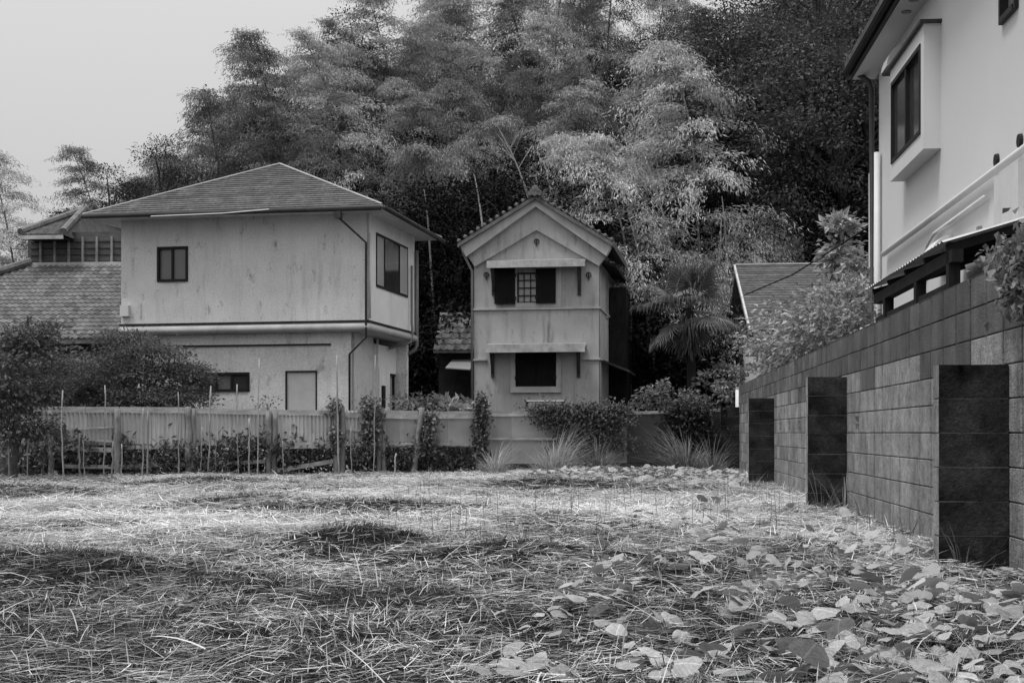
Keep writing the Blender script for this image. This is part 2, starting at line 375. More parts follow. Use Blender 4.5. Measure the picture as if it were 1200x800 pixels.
hx = np.arange(-62, 63, 2.0); hy = np.arange(39.5, 110, 1.5); HXX, HYY = np.meshgrid(hx, hy); HZ = H(HXX, HYY)+.03+(fbm(HXX, HYY, .3, 3)-.3)*.5*np.clip((HYY-40)/2, 0, 1)
ni = np.arange(len(hx)*len(hy)).reshape(len(hy), len(hx)); g = MB(); g.add(np.stack([HXX, HYY, HZ], -1).reshape(-1, 3), np.stack([ni[:-1, :-1], ni[:-1, 1:], ni[1:, 1:], ni[1:, :-1]], -1).reshape(-1, 4))
hs = g.build('hillside', M_litter, None, True); hs['kind'] = 'structure'

# ------------------------------------------------------------------ concrete block wall along the right side
TH = -math.atan(0.0919)
W = Fr(2.16, 0.0, TH)
cth = math.cos(TH)
bwall = thing('block_wall', 'long stained concrete block wall with dark buttresses along the right side of the lot', 'wall', (2.16, 0, 0), TH)
def block_mesh(L, T, Hh, name, face=None, ch=0.005):
    """block with chamfered arrises on the face looking to -x (local), length along y"""
    m = MB()
    y0, y1, z0, z1 = 0.016, L-0.016, 0.0035, Hh-0.0035
    V = [(0, y0+ch, z0+ch), (0, y1-ch, z0+ch), (0, y1-ch, z1-ch), (0, y0+ch, z1-ch),
         (ch, y0, z0), (ch, y1, z0), (ch, y1, z1), (ch, y0, z1), (T, y0, z0), (T, y1, z0), (T, y1, z1), (T, y0, z1)]
    m.add(V, [(3, 2, 1, 0), (0, 1, 5, 4), (1, 2, 6, 5), (2, 3, 7, 6), (3, 0, 4, 7), (4, 5, 9, 8), (5, 6, 10, 9), (6, 7, 11, 10), (7, 4, 8, 11), (8, 9, 10, 11)])
    return m
bm_ = block_mesh(0.4, 0.06, 0.2, 'block')
bl_low = bm_.mesh('block'); bl_low.materials.append(M_block)
bl_top = bm_.mesh('block'); bl_top.materials.append(M_blocktop)
Y0W, NCOL, NROW = 4.1, 63, 9
YEND = Y0W+NCOL*0.4
core = MB(); core.box(0.009, 0.15, Y0W, YEND, -0.3, NROW*0.2-0.004)
core.build('mortar', M_mortar, bwall)
ventcols = {(4, 23), (4, 35), (4, 38), (4, 41), (4, 52)}
rest = MB(); cnt = 0
vent_mb = MB()
def vent_block():
    m = MB(); T = 0.06
    pl = Pl((0, 0, 0), (0, 1, 0), (-1, 0, 0))
    hs = []
    for ya in (0.10, 0.215):
        for za in (0.035, 0.11): hs.append((ya, ya+0.085, za, za+0.055))
    pl.panel(m, 0.005, 0.395, 0.005, 0.195, hs, T)
    return m
vent_me = vent_block().mesh('vent_block'); vent_me.materials.append(M_block)
for c in range(NCOL):
    for r_ in range(NROW):
        y = Y0W+c*0.4; jx = rnd.uniform(-0.002, 0.002)
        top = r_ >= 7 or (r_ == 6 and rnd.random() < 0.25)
        if (r_, c) in ventcols:
            o = link('vent_block', vent_me, bwall); o.location = (jx, y, r_*0.2)
            k = MB(); k.box(0.03, 0.05, y+0.02, y+0.38, r_*0.2+0.02, r_*0.2+0.18); k.build('vent_shade_backing', M_black, bwall)  # black slab painted in for the shade inside the holes
        elif c < 31 and cnt < 285 and r_*0.2 > -1:
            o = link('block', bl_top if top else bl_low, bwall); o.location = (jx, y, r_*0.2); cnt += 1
        else:
            m2 = np.vstack(bm_.V)+np.array((jx, y, r_*0.2))
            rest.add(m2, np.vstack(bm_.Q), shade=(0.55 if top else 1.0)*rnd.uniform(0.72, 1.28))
o = rest.build('far_blocks', M_block, bwall); o['kind'] = 'stuff'
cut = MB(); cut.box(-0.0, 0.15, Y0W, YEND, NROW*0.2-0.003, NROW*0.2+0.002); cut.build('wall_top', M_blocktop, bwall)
# buttresses: front faces (towards -y) black with mould, free end (towards -x) paler
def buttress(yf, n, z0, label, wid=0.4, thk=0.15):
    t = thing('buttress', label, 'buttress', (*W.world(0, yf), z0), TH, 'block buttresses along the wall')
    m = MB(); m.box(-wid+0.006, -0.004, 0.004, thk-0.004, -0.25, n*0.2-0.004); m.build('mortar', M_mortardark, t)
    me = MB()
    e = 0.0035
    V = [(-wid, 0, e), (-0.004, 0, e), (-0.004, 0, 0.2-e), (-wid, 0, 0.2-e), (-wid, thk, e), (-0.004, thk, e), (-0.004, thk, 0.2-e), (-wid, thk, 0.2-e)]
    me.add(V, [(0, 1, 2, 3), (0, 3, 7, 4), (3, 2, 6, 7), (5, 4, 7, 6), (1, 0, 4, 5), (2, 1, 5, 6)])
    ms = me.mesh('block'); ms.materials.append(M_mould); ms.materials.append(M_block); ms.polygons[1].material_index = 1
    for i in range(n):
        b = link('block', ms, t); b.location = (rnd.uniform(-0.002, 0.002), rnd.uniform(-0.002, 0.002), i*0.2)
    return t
yloc = lambda Y: (Y)/cth-0.0
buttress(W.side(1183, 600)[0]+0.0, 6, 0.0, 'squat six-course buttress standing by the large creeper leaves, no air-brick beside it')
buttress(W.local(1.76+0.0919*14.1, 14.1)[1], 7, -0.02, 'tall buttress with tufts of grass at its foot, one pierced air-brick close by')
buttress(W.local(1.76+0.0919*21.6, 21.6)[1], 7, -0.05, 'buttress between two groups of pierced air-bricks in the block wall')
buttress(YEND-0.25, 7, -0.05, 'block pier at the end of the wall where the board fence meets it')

# ------------------------------------------------------------------ old fence across the back of the lot
FN = Fr(-9.0, 24.0, math.atan2(5.3, 13.49))
fence = thing('board_fence', 'low patched fence of corrugated sheets, timber rails and round posts across the lot', 'fence', (-9.0, 24.0, 0), FN.ang)
fx = lambda px, py=500: FN.front(px, py)[0]
def cane(x, y, z0, z1, r0, lean=(0, 0), name='post', mat=M_wood, parent=None, n=8, seed=0, knots=True):
    q = random.Random(seed); pts = []; rad = []
    k = 9
    for i in range(k):
        t = i/(k-1); pts.append((x+lean[0]*t+q.uniform(-.012, .012), y+lean[1]*t+q.uniform(-.012, .012), z0+(z1-z0)*t)); rad.append(r0*(1.06-0.12*t)*q.uniform(.92, 1.08))
    m = MB(); m.tube(pts, rad, n); return m.build(name, mat, parent, True)
posts = [(137, .060, 1.22, 0), (220, .062, 1.28, 0), (225.5, .05, 1.24, .01), (314, .055, 1.2, 0), (320, .05, 1.2, .02), (393, .06, 1.38, -.02), (400, .055, 1.3, 0),
         (443, .05, 1.1, 0), (448, .045, .95, .02), (487, .055, 1.3, .22), (559, .06, 1.35, 0), (60, .05, 1.2, 0)]
for i, (px, r0, z1, ln) in enumerate(posts): cane(fx(px)-ln/2, -0.09, -0.2, z1, r0, (ln, 0.0), 'post', M_wood, fence, seed=i)
edges = [-60, 8, 68, 100, 139, 178, 222, 270, 316, 357, 396, 445]
for a, b in zip(edges[:-1], edges[1:]):
    m = MB(); x0, x1 = fx(a)+0.004, fx(b)+0.03; n = max(12, int((x1-x0)/0.0762*6)); xs = np.linspace(x0, x1, n)
    off = 0.014*np.sin(xs/0.0762*2*math.pi)+rnd.uniform(0, .012); tz = rnd.uniform(-.012, .012); zb = 0.60+rnd.uniform(-.04, .04)
    V = np.concatenate([np.stack([xs, off, np.full(n, zb)], 1), np.stack([xs, off, np.full(n, 1.235+tz)], 1)])
    m.add(V, [(i, i+1, n+i+1, n+i) for i in range(n-1)]); m.build('corrugated_sheet', M_sheet, fence, True)
edges2 = [445, 468, 490, 525, 560, 600, 640, 690, 735, 790, 848]
for k, (a, b) in enumerate(zip(edges2[:-1], edges2[1:])):
    m = MB(); zb = 0.52 if a < 560 else 0.18; yy = rnd.uniform(0, .015)
    m.box(fx(a)+.003, fx(b)-.003, yy, yy+0.012, zb, 1.23+rnd.uniform(-.01, .01)); m.build('flat_sheet', M_flat if a < 735 else M_sheetdark, fence)
def rail(pa, pb, w_=0.06, name='rail', yo=-0.035, mat=M_rail):
    (x0, z0), (x1, z1) = FN.front(*pa), FN.front(*pb)
    m = MB(); m.bar((x0, yo, z0), (x1, yo, z1), 0.03, w_); m.build(name, mat, fence)
for (a, b, w_) in [((-60, 479), (100, 479.5), .10), ((100.5, 480), (139, 480), .11), ((140, 480), (221, 480.5), .11), ((222, 481), (316, 483), .10), ((317, 483), (396, 484), .10), ((397, 486), (490, 488), .10),
                   ((492, 487), (558, 487.5), .10), ((562, 486), (640, 485.5), .06), ((641, 485.5), (735, 484), .06), ((736, 484), (848, 480), .06)]: rail(a, b, w_)
for (a, b, w_) in [((60, 513), (136, 517), .04), ((75, 525), (132, 527), .085), ((138, 524), (218, 523), .07), ((75, 546), (136, 547), .07), ((140, 547), (217, 544), .075), ((226, 545), (312, 540), .07),
                   ((324, 551), (390, 540), .08), ((322, 522), (391, 521), .12), ((402, 502), (443, 507), .05), ((402, 520), (443, 523), .06), ((450, 522), (486, 519), .05), ((505, 520), (552, 521), .05),
                   ((562, 513.5), (652, 514), .05), ((30, 505), (136, 500), .03)]: rail(a, b, w_, yo=-0.05)
# thin canes stuck in the ground in front of the fence
canes = [(12, 447, 562), (31, 514, 564), (74, 457, 568), (94, 508, 562), (99, 516, 562), (121, 451, 563), (131, 517, 563), (142, 520, 560), (167, 478, 563), (173, 481, 560), (209, 459, 559), (235, 500, 558), (244, 452, 558),
         (253, 505, 556), (279, 450, 552), (292, 490, 555), (302, 420, 556), (333, 516, 556), (397, 416, 548), (412, 500, 555), (438, 416, 545), (463, 531, 558)]
for i, (px, t_, b_) in enumerate(canes):
    x, y = gnd(px, min(b_, 572)); y = min(y, 25.2); fl = FN.local((px-HX)/FPX*y, y)[1]
    if fl > -0.22: y -= (fl+0.22)*1.05
    x = (px-HX)/FPX*y; z1 = CAMZ+(HY-t_)/FPX*y
    o = cane(0, 0, -0.15, z1, .011 if i % 3 else .016, (rnd.uniform(-.04, .04), rnd.uniform(-.03, .03)), 'garden_cane', M_cane, None, 6, i+50)
    o.location = (x, y, 0)
    lab = 'bare bamboo cane stuck upright in the grass before the corrugated fence' if z1 < 1.5 else 'long thin bamboo cane rising well above the top rail of the fence'
    tag(o, lab, 'cane', 'garden canes along the fence')

# ------------------------------------------------------------------ grey stucco house with hipped roof
A1 = R(-11.48)
HF = Fr(-2.975, 28.0, A1)
house = thing('stucco_house', 'two-storey grey stucco house with shallow hipped roof and overhanging upper floor', 'house', (-2.975, 28, 0), A1)
XL, XR, YB = -5.46, 0.0, 3.64
PF = Pl((0, 0, 0), (1, 0, 0), (0, -1, 0)); PS = Pl((0, 0, 0), (0, 1, 0), (1, 0, 0)); PLf = Pl((XL, 0, 0), (0, 1, 0), (-1, 0, 0)); PB = Pl((0, YB, 0), (1, 0, 0), (0, 1, 0))
ZF, ZE = 3.05, 5.36
def fr(p0, p1, off=0.0, F=HF):
    a, z = F.front(*p0, off); b, y = F.front(*p1, off); return min(a, b), max(a, b), min(z, y), max(z, y)
def sd_(p0, p1, off=0.0, F=HF):
    a, z = F.side(*p0, off); b, y = F.side(*p1, off); return min(a, b), max(a, b), min(z, y), max(z, y)
w1 = fr((184.5, 330.5), (220.5, 288.5))
m = MB(); PF.panel(m, XL, XR, ZF, ZE+0.1, [w1], .15); m.build('wall', M_stucco, house)
a0, _ = HF.side(440.5, 340); a1, _ = HF.side(477.5, 340)
w2 = (a0, a1, 3.86, 5.0)
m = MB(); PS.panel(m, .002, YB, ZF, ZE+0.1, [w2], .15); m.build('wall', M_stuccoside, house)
m = MB(); PLf.panel(m, .15, YB, ZF, ZE+0.1, (), .15); PB.panel(m, XL+.15, XR-.15, 0, ZE+.1, (), .15); m.build('wall', M_stucco, house)
window(PF, house, *w1, M_dark, M_glassmid, 2, .05, .05, .03)
window(PS, house, *w2, M_dark, [M_glasslit, M_glass, M_glass, M_glasslit], 4, .05, .02, .015)
m = MB(); m.box(XL+.16, XR-.16, .16, YB-.16, ZF, ZF+.05); m.build('floor_slab', M_black, house)
# rounded band below the overhanging floor
def band(name, zc, rr, mat, out):
    pts = [(XL-.02, -out, zc), (XR+out*.4, -out, zc), (XR+out, -out*.4, zc), (XR+out, YB, zc)]
    m = MB(); m.tube(pts, rr, 10); m.build(name, mat, house, True)
band('band', ZF-.075, .075, M_band, .02)
m = MB(); PF.box(m, XL-.02, XR+.05, ZF+.025, ZF+.06, -.01, .055); PS.box(m, -.054, YB, ZF+.027, ZF+.062, -.01, .052); m.build('flashing', M_dark, house)
m = MB(); m.box(XL, XR, .0, YB, ZF-.16, ZF-.005); m.build('soffit', M_band, house)
# lower storey, set back
RX, BY = -.43, .30
PL1 = Pl((0, BY, 0), (1, 0, 0), (0, -1, 0)); PL2 = Pl((RX, 0, 0), (0, 1, 0), (1, 0, 0)); PL3 = Pl((XL+.2, 0, 0), (0, 1, 0), (-1, 0, 0))
wl = fr((214, 459), (292.5, 436), BY); dr = fr((334.5, 480), (371.5, 434), BY); dr = (dr[0], dr[1], .12, dr[3])
m = MB(); PL1.panel(m, XL+.2, RX, -.1, ZF-.16, [wl, dr], .15); m.build('wall', M_stucco, house)
m = MB(); PL3.panel(m, BY+.15, YB, -.1, ZF-.16, (), .15); m.build('wall', M_stucco, house)
sw = [(HF.side(459.5-4, 440, RX)[0]+.0, HF.side(467.5, 440, RX)[0], .95, 2.15), (HF.side(440.5, 440, RX)[0], HF.side(443, 440, RX)[0], 1.0, 2.25)]
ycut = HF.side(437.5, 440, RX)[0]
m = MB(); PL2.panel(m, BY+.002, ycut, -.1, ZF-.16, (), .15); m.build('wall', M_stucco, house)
PL2b = Pl((RX+.03, 0, 0), (0, 1, 0), (1, 0, 0))
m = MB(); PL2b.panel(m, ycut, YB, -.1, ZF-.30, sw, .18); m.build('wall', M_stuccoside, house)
window(PL2b, house, *sw[0], M_dark, [M_glasslit, M_glass], 2, .05, .08, -.01); window(PL2b, house, *sw[1], M_dark, M_glass, 1, .03, .08, -.01)
window(PL1, house, *wl, M_dark, [M_glassmid, M_glass, M_glassmid, M_glass], 4, .05, .06, .02)
d = MB(); PL1.box(d, dr[0]+.03, dr[1]-.03, dr[2], dr[3]-.03, -.06, -.025); dd = d.build('door', M_band, house)
d = MB(); PL1.box(d, dr[0], dr[0]+.03, dr[2], dr[3], -.1, .012); PL1.box(d, dr[1]-.03, dr[1], dr[2], dr[3], -.1, .012); PL1.box(d, dr[0]+.03, dr[1]-.03, dr[3]-.03, dr[3], -.1, .012); d.build('door_frame', M_dark, dd)
# frieze step and pilaster
f0 = fr((200, 405), (389, 396), BY)
m = MB(); PL1.box(m, XL+.2, f0[1], f0[2], ZF-.165, .0, .05); m.build('frieze', M_stucco, house)
m = MB(); PL1.box(m, f0[1]+.0, RX+.004, -.1, ZF-.166, .0, .05); m.build('pilaster', M_stucco, house)
m = MB(); PL1.box(m, f0[0]+.3, f0[1], f0[2]-.03, f0[2], .0, .056); m.build('frieze_edge_strip', M_dark, house)  # dark strip along the lower edge of the frieze
# hipped roof of thin slates
OV = .58
E = [(XL-OV, -OV, ZE), (XR+OV*.85, -OV, ZE), (XR+OV*.85, YB+OV, ZE), (XL-OV, YB+OV, ZE)]
apx = (XL*.475, YB/2, 6.74)
mid = lambda p, q, t: tuple(np.array(p)+(np.array(q)-np.array(p))*t)
r2 = random.Random(5)
roof = MB()
for i in range(4): roof.add([E[i], E[(i+1) % 4], apx], t=[(0, 1, 2)], shade=.8)
for i in range(4): roof.add([tuple(np.array(E[i])-(0, 0, .03)), tuple(np.array(E[(i+1) % 4])-(0, 0, .03)), apx], t=[(2, 1, 0)])
roof = roof.build('roof', M_slate, house)
cs = MB()
for i in range(4):
    A_, B_ = E[i], E[(i+1) % 4]; ap2 = tuple(np.array(apx)+(0, 0, .004))
    rows(cs, np.array(A_)+(0, 0, .01), np.array(B_)+(0, 0, .01), ap2, ap2, 22, .016, r=r2)
o = cs.build('slate_courses', M_slate, roof); o['kind'] = 'stuff'
for i in range(4):
    hcap = MB(); hcap.tube([np.array(E[i])+(0, 0, .02), np.array(apx)+(0, 0, .03)], .024, 6); hcap.build('hip_cap', M_ridge, roof)
m = MB(); m.box(XL-OV+.03, XR+OV*.85-.03, -OV+.03, YB+OV-.03, ZE-.05, ZE-.035); m.build('eave_soffit', M_stucco, house)
def gutter(name, a, b, r=.05, mat=M_gut):
    m = MB(); m.tube([a, b], r, 8); return m.build(name, mat, house, True)
gz = ZE-.05
gutter('gutter', (XL-OV+.02, -OV-.05, gz+.015), (XR+OV*.85, -OV-.05, gz-.015)); gutter('gutter', (XR+OV*.85+.05, -OV, gz), (XR+OV*.85+.05, YB+OV, gz-.02))
m = MB(); m.bar((XL-OV, -OV+.0, ZE-.02), (XR+OV*.85, -OV, ZE-.02), .02, .05); m.bar((XR+OV*.85, -OV, ZE-.02), (XR+OV*.85, YB+OV, ZE-.02), .02, .05); m.build('fascia', M_ridge, house)
m = MB(); m.tube([(XL-OV+1.6, -OV-.1, gz-.04), (XL+2.6, -OV-.11, gz-.03), (XL+3.6, -OV-.1, gz+.02)], .012, 6); m.build('gutter_strap', M_whitepipe, house)
xc = -.02
m = MB(); m.tube([(xc-.38, -OV-.04, gz-.02), (xc-.38, -OV-.04, gz-.18), (xc+.02, -.06, gz-.62), (xc+.02, -.07, ZF-.3), (xc-.42, BY-.1, ZF-.62), (xc-.42, BY-.1, .05)], .024, 8); m.build('downpipe', M_gut, house, True)
m = MB(); m.box(xc-.44, xc-.32, -OV-.1, -OV+.02, gz-.2, gz-.06); m.build('hopper', M_gut, house)
m = MB(); m.tube([(.06, YB-.02, gz-.3), (.06, YB-.02, ZF-.25), (.0, YB-.02, ZF-.35), (RX+.07, YB-.02, ZF-.55), (RX+.07, YB-.02, .05)], .04, 8); m.build('downpipe', M_greypvc, house, True)
m = MB(); m.tube([(.07, YB-.5, 4.6), (.07, YB-.5, ZF+.25), (.1, YB-.52, ZF), (.07, YB-.6, ZF-.2), (RX+.08, YB-.9, ZF-.35)], .03, 8); m.build('cable_duct', M_greypvc, house, True)
m = MB(); m.tube([(.05, .05, 4.9), (.05, .06, ZF+.1)], .02, 6); m.build('corner_conduit', M_whitepipe, house, True)
m = MB(); m.tube([(RX+.09, ycut+.02, ZF-.2), (RX+.09, ycut+.02, .1)], .025, 6); m.build('conduit', M_whitepipe, house, True)
m = MB(); PL2b.box(m, HF.side(445.5, 440, RX)[0], HF.side(448, 440, RX)[0], 1.35, 1.85, .0, .05); m.build('door_intercom', M_dark, house)
ac = MB(); q = HF.side(447, 460, RX)[0]; ac.box(RX+.04, RX+.4, q-.35, q+.3, .55, 1.3); ac = ac.build('heat_pump', M_offwhite, house)
mb_ = fr((143, 371), (153, 358)); m = MB(); PF.box(m, *mb_, .0, .1); m.build('meter_box', M_whitepipe, house)
m = MB(); pz = fr((164, 372), (165.5, 356)); PF.box(m, *pz, .0, .03); m.build('stub_pipe', M_whitepipe, house)

# ------------------------------------------------------------------ narrow gabled storehouse
A2 = R(-9)
KF = Fr(2.295, 36.0, A2)
kura = thing('storehouse', 'narrow gabled plaster storehouse with black shutters and small canopies', 'storehouse', (2.295, 36, 0), A2)
KW, KD = -3.353, 4.6
kf = lambda p, off=0.0: KF.front(p[0], p[1], off)
KP = Pl((0, 0, 0), (1, 0, 0), (0, -1, 0)); KS = Pl((0, 0, 0), (0, 1, 0), (1, 0, 0)); KL = Pl((KW, 0, 0), (0, 1, 0), (-1, 0, 0)); KB = Pl((0, KD, 0), (1, 0, 0), (0, 1, 0))
cx = KW/2; zev = kf((703, 300))[1]; zap = kf((629, 238))[1]
uw = (kf((606, 357))[0], kf((629, 318))[0], kf((606, 355))[1], kf((629, 319))[1])
lw = (kf((604, 453))[0], kf((652, 413))[0], kf((604, 453))[1], kf((652, 411))[1])
m = MB(); KP.panel(m, KW, 0, -.1, zev, [uw, lw], .2)
m.add([KP.p(KW, zev), KP.p(0, zev), KP.p(cx, zap)], t=[(0, 1, 2)])
m.build('wall', M_kura, kura)
m = MB(); KL.panel(m, .2, KD, -.1, zev+.2, (), .2); KB.panel(m, KW+.2, -.2, -.1, zev+.2, (), .2); m.build('wall', M_kura, kura)
sdw = [(1.9, 2.6, 4.0, 5.2)]
m = MB(); KS.panel(m, .002, KD, -.1, zev+.15, sdw, .2); m.build('wall', M_kuratrim, kura)
window(KS, kura, *sdw[0], M_canopy, M_glass, 2, .06, .1, .02)
# plaster gable cornice: stepped, flaring towards the eaves
def gable_layer(apex, le, re, lo_apex, lo_le, lo_re, d0, d1, name, mat):
    pa, pl_, pr = kf(apex), kf(le), kf(re); qa, ql, qr = kf(lo_apex), kf(lo_le), kf(lo_re)
    m = MB()
    for top0, top1, b0, b1 in ((pl_, pa, ql, qa), (pa, pr, qa, qr)):
        c = [KP.p(*b0, d0), KP.p(*b1, d0), KP.p(*b1, d1), KP.p(*b0, d1), KP.p(*top0, d0), KP.p(*top1, d0), KP.p(*top1, d1), KP.p(*top0, d1)]
        m.hexa(c)
    m.build(name, mat, kura)
gable_layer((629, 243), (549, 301), (710, 301), (629, 270), (557, 313), (702, 312), -.05, .10, 'cornice_band', M_kura)
gable_layer((629, 233.5), (540, 288), (719, 287), (629, 243.5), (548, 302), (711, 301), -.05, .24, 'verge_band', M_kuratrim)
# roof slopes with tile courses
def kroof(lr):
    ex_, ez_ = kf((539, 287.5)) if lr < 0 else kf((719.5, 286)); ax, az = kf((629, 231.5))
    yf, yb = -.34, KD+.3
    A_, B_, C_, D_ = ((ex_, yb, ez_), (ex_, yf, ez_), (ax, yf, az), (ax, yb, az)) if lr < 0 else ((ex_, yf, ez_), (ex_, yb, ez_), (ax, yb, az), (ax, yf, az))
    m = MB(); A_, B_, C_, D_ = [np.array(v) for v in (A_, B_, C_, D_)]
    dn = np.array((0, 0, .1)); m.hexa([A_-dn, B_-dn, C_-dn, D_-dn, A_, B_, C_, D_]); rf = m.build('roof_slope', M_tiled, kura)
    t = MB(); n = 11
    for i in range(n):
        for k in range(18):
            u0, u1, v0, v1 = k/18, (k+1)/18, i/n, (i+1.12)/n
            P = lambda u, v: A_+(B_-A_)*u+(D_-A_)*v
            up = np.array((0, 0, .05)); sh = rnd.uniform(.75, 1.25)
            t.add([P(u0, v0)+up, P((u0+u1)/2, v0)+up*1.7, P(u1, v0)+up, P(u1, v1)+up*.3, P((u0+u1)/2, v1)+up*.9, P(u0, v1)+up*.3, P(u0, v0), P(u1, v0)],
                  [(0, 1, 4, 5), (1, 2, 3, 4)], [(6, 1, 0), (6, 7, 1), (7, 2, 1)], sh)
    o = t.build('roof_tiles', M_tile, rf); o['kind'] = 'stuff'
    # round verge caps climbing the gable edge: each one a tile
    cap = MB(); L = .22
    cap.tube([(0, 0, 0), (0, L, 0)], [.055, .05], 8); cm = cap.mesh('verge_tile', True); cm.materials.append(M_tile)
    e0 = np.array((ex_, yf+.0, ez_+.06)); e1 = np.array((ax, yf, az+.06)); dist = np.linalg.norm(e1-e0)
    for k in range(int(dist/.2)):
        p = e0+(e1-e0)*(k+.2)/(dist/.2); c = link('verge_tile', cm, rf); c.location = tuple(p)
kroof(-1); kroof(1)
ra, rz_ = kf((629, 231))
m = MB(); m.box(ra-.11, ra+.11, -.36, KD+.3, rz_, rz_+.1); m.tube([(ra, -.37, rz_+.12), (ra, KD+.3, rz_+.12)], .08, 8); m.build('ridge', M_tile, kura)
fin = MB()
for (dx, dz, rr) in ((-.13, .03, .08), (.13, .03, .08), (0, .16, .1), (-.08, .1, .07), (.08, .1, .07), (0, .04, .1)):
    a = np.arange(7)*2*math.pi/7
    fin.tube([(ra+dx, -.43, rz_+dz), (ra+dx, -.36, rz_+dz)], [rr*.8, rr], 8)
fin.build('ridge_end_tile', M_tile, kura)
# ledges, canopies, shutters, tie plates
def ledge(y_, x0=KW-.02, x1=.02, name='ledge'):
    z = kf((629, y_))[1]; m = MB(); KP.box(m, x0, x1, z-.025, z+.025, -.01, .045); KS.box(m, -.044, 2.9, z-.024, z+.024, -.01, .044); m.build(name, M_kuratrim, kura)
ledge(361.5)
z = kf((629, 421))[1]
for (p0, p1) in ((555.4, 570), (684, 702)):
    m = MB(); KP.box(m, kf((p0, 421))[0]-.02, kf((p1, 421))[0]+.02, z-.025, z+.025, -.01, .045); m.build('ledge', M_kuratrim, kura)
m = MB(); KS.box(m, -.044, 2.9, z-.024, z+.024, -.01, .044); m.build('ledge', M_kuratrim, kura)
def canopy(p0, p1, zt, zb, brackets):
    a, b = kf((p0, zt), -.4)[0], kf((p1, zt), -.4)[0]; z1, z0 = kf((p0, zt), -.4)[1], kf((p0, zb), -.4)[1]
    m = MB(); n = 6
    for i in range(n):
        x0, x1 = a+(b-a)*i/n, a+(b-a)*(i+1)/n-.006; e = rnd.uniform(-.015, .015)
        m.hexa([(x0, -.42+e, z0), (x1, -.42+e, z0), (x1, -.0, z0+.16), (x0, -.0, z0+.16), (x0, -.42+e, z0+.03), (x1, -.42+e, z0+.03), (x1, 0, z0+.21), (x0, 0, z0+.21)])
    c = m.build('canopy', M_canopy, kura)
    f = MB(); f.box(a-.01, b+.01, -.445, -.405, z0-.05, z1-.02); f.build('fascia_board', M_canopy, c)
    for (px, pyb) in brackets:
        bx_, bz = kf((px, pyb)); k = MB(); k.box(bx_-.045, bx_+.045, -.05, .0, bz, z0+.13); k.bar((bx_, -.03, bz+.1), (bx_, -.38, z0+.0), .05, .05, (1, 0, 0)); k.box(bx_-.04, bx_+.04, -.4, -.04, z0-.02, z0+.03); k.build('bracket', M_gut, c)
canopy(571, 685, 305, 312, ((578.5, 346), (679, 346))); canopy(568.5, 685, 402.5, 411, ((577.5, 442), (678, 442)))
m = MB(); a, zz = kf((604, 360)); b, _ = kf((658, 360)); zt = kf((629, 312))[1]
zz = kf((629, 360))[1]
KP.box(m, a, uw[0], zz, zt, 0, .03); KP.box(m, uw[1], b, zz, zt, 0, .031); KP.box(m, uw[0], uw[1], zz, uw[2], 0, .029); m.build('window_surround', M_kuratrim, kura)
window(KP, kura, *uw, M_dark, M_glasslit, 1, .03, .12, -.03, bars=(3, 4))
for (p0, p1, yb, yt, dd_) in ((580, 604, 356.5, 314, .09), (628.5, 651.5, 355.5, 315, .10)):
    x0, z0 = kf((p0, yb)); x1, z1 = kf((p1, yt)); m = MB(); KP.box(m, x0, x1, z0, z1, .035, dd_); s = m.build('shutter', M_black, kura)
    for zz_ in (z0+.15, z1-.2): h = MB(); KP.box(h, x1-.03 if p0 < 600 else x0-.02, x1+.03 if p0 < 600 else x0+.03, zz_-.04, zz_+.04, .03, dd_+.01); h.build('hinge', M_dark, s)
x0, z0 = kf((598.5, 460)); x1, z1 = kf((657.5, 412))
m = MB(); KP.box(m, x0, lw[0], z0, z1, 0, .05); KP.box(m, lw[1], x1, z0, z1, 0, .051); KP.box(m, lw[0], lw[1], z0, lw[2], 0, .049); m.build('window_surround', M_kuratrim, kura)
for i in range(2):
    hw = (lw[1]-lw[0])/2; m = MB(); KP.box(m, lw[0]+hw*i+.004, lw[0]+hw*(i+1)-.004, lw[2]+.004, lw[3], -.08, -.03); s = m.build('shutter', M_black, kura)
    for k in (.25, .75): h = MB(); KP.box(h, lw[0]+(hw*2-.04)*i-.01, lw[0]+(hw*2-.04)*i+.05, lw[2]+(lw[3]-lw[2])*k-.05, lw[2]+(lw[3]-lw[2])*k+.05, -.05, .06); h.build('hinge', M_dark, s)
for (px, py) in ((629, 283), (570, 322), (690, 322)):
    x, zc = kf((px, py)); m = MB(); a = np.linspace(0, 2*math.pi, 15)
    m.tube([(x+.065*math.cos(t), -.02, zc+.065*math.sin(t)) for t in a], .012, 6, False); m.box(x-.014, x+.014, -.05, .0, zc-.13, zc+.05); m.build('wall_hook', M_gut, kura)
lx, lz = kf((553.5, 320)); m = MB(); m.tube([(kf((542, 290))[0], -.2, kf((542, 290))[1]), (kf((545, 300))[0], -.1, kf((545, 300))[1]), (lx, -.03, kf((553, 318))[1]), (lx, -.03, .05)], .035, 8); m.build('downpipe', M_greypvc, kura, True)
# dark timber lean-to on the right side of the storehouse
m = MB()
for k in range(9): m.box(.02+.0, .5, 2.9+k*.19, 3.07+k*.19, 0, 4.9+rnd.uniform(-.05, .05))
m.build('side_cladding', M_darkwood, kura)
m = MB(); m.hexa([(.0, .6, 2.72), (.75, .6, 2.42), (.75, 3.2, 2.42), (0, 3.2, 2.72), (.0, .6, 2.78), (.75, .6, 2.48), (.75, 3.2, 2.48), (0, 3.2, 2.78)]); m.build('side_awning', M_gut, kura)
m = MB(); m.hexa([(.0, .1, zev-.12), (.45, .1, zev-.3), (.45, KD, zev-.3), (0, KD, zev-.12), (.0, .1, zev-.04), (.45, .1, zev-.22), (.45, KD, zev-.22), (0, KD, zev-.04)]); m.build('side_eave', M_darkwood, kura)

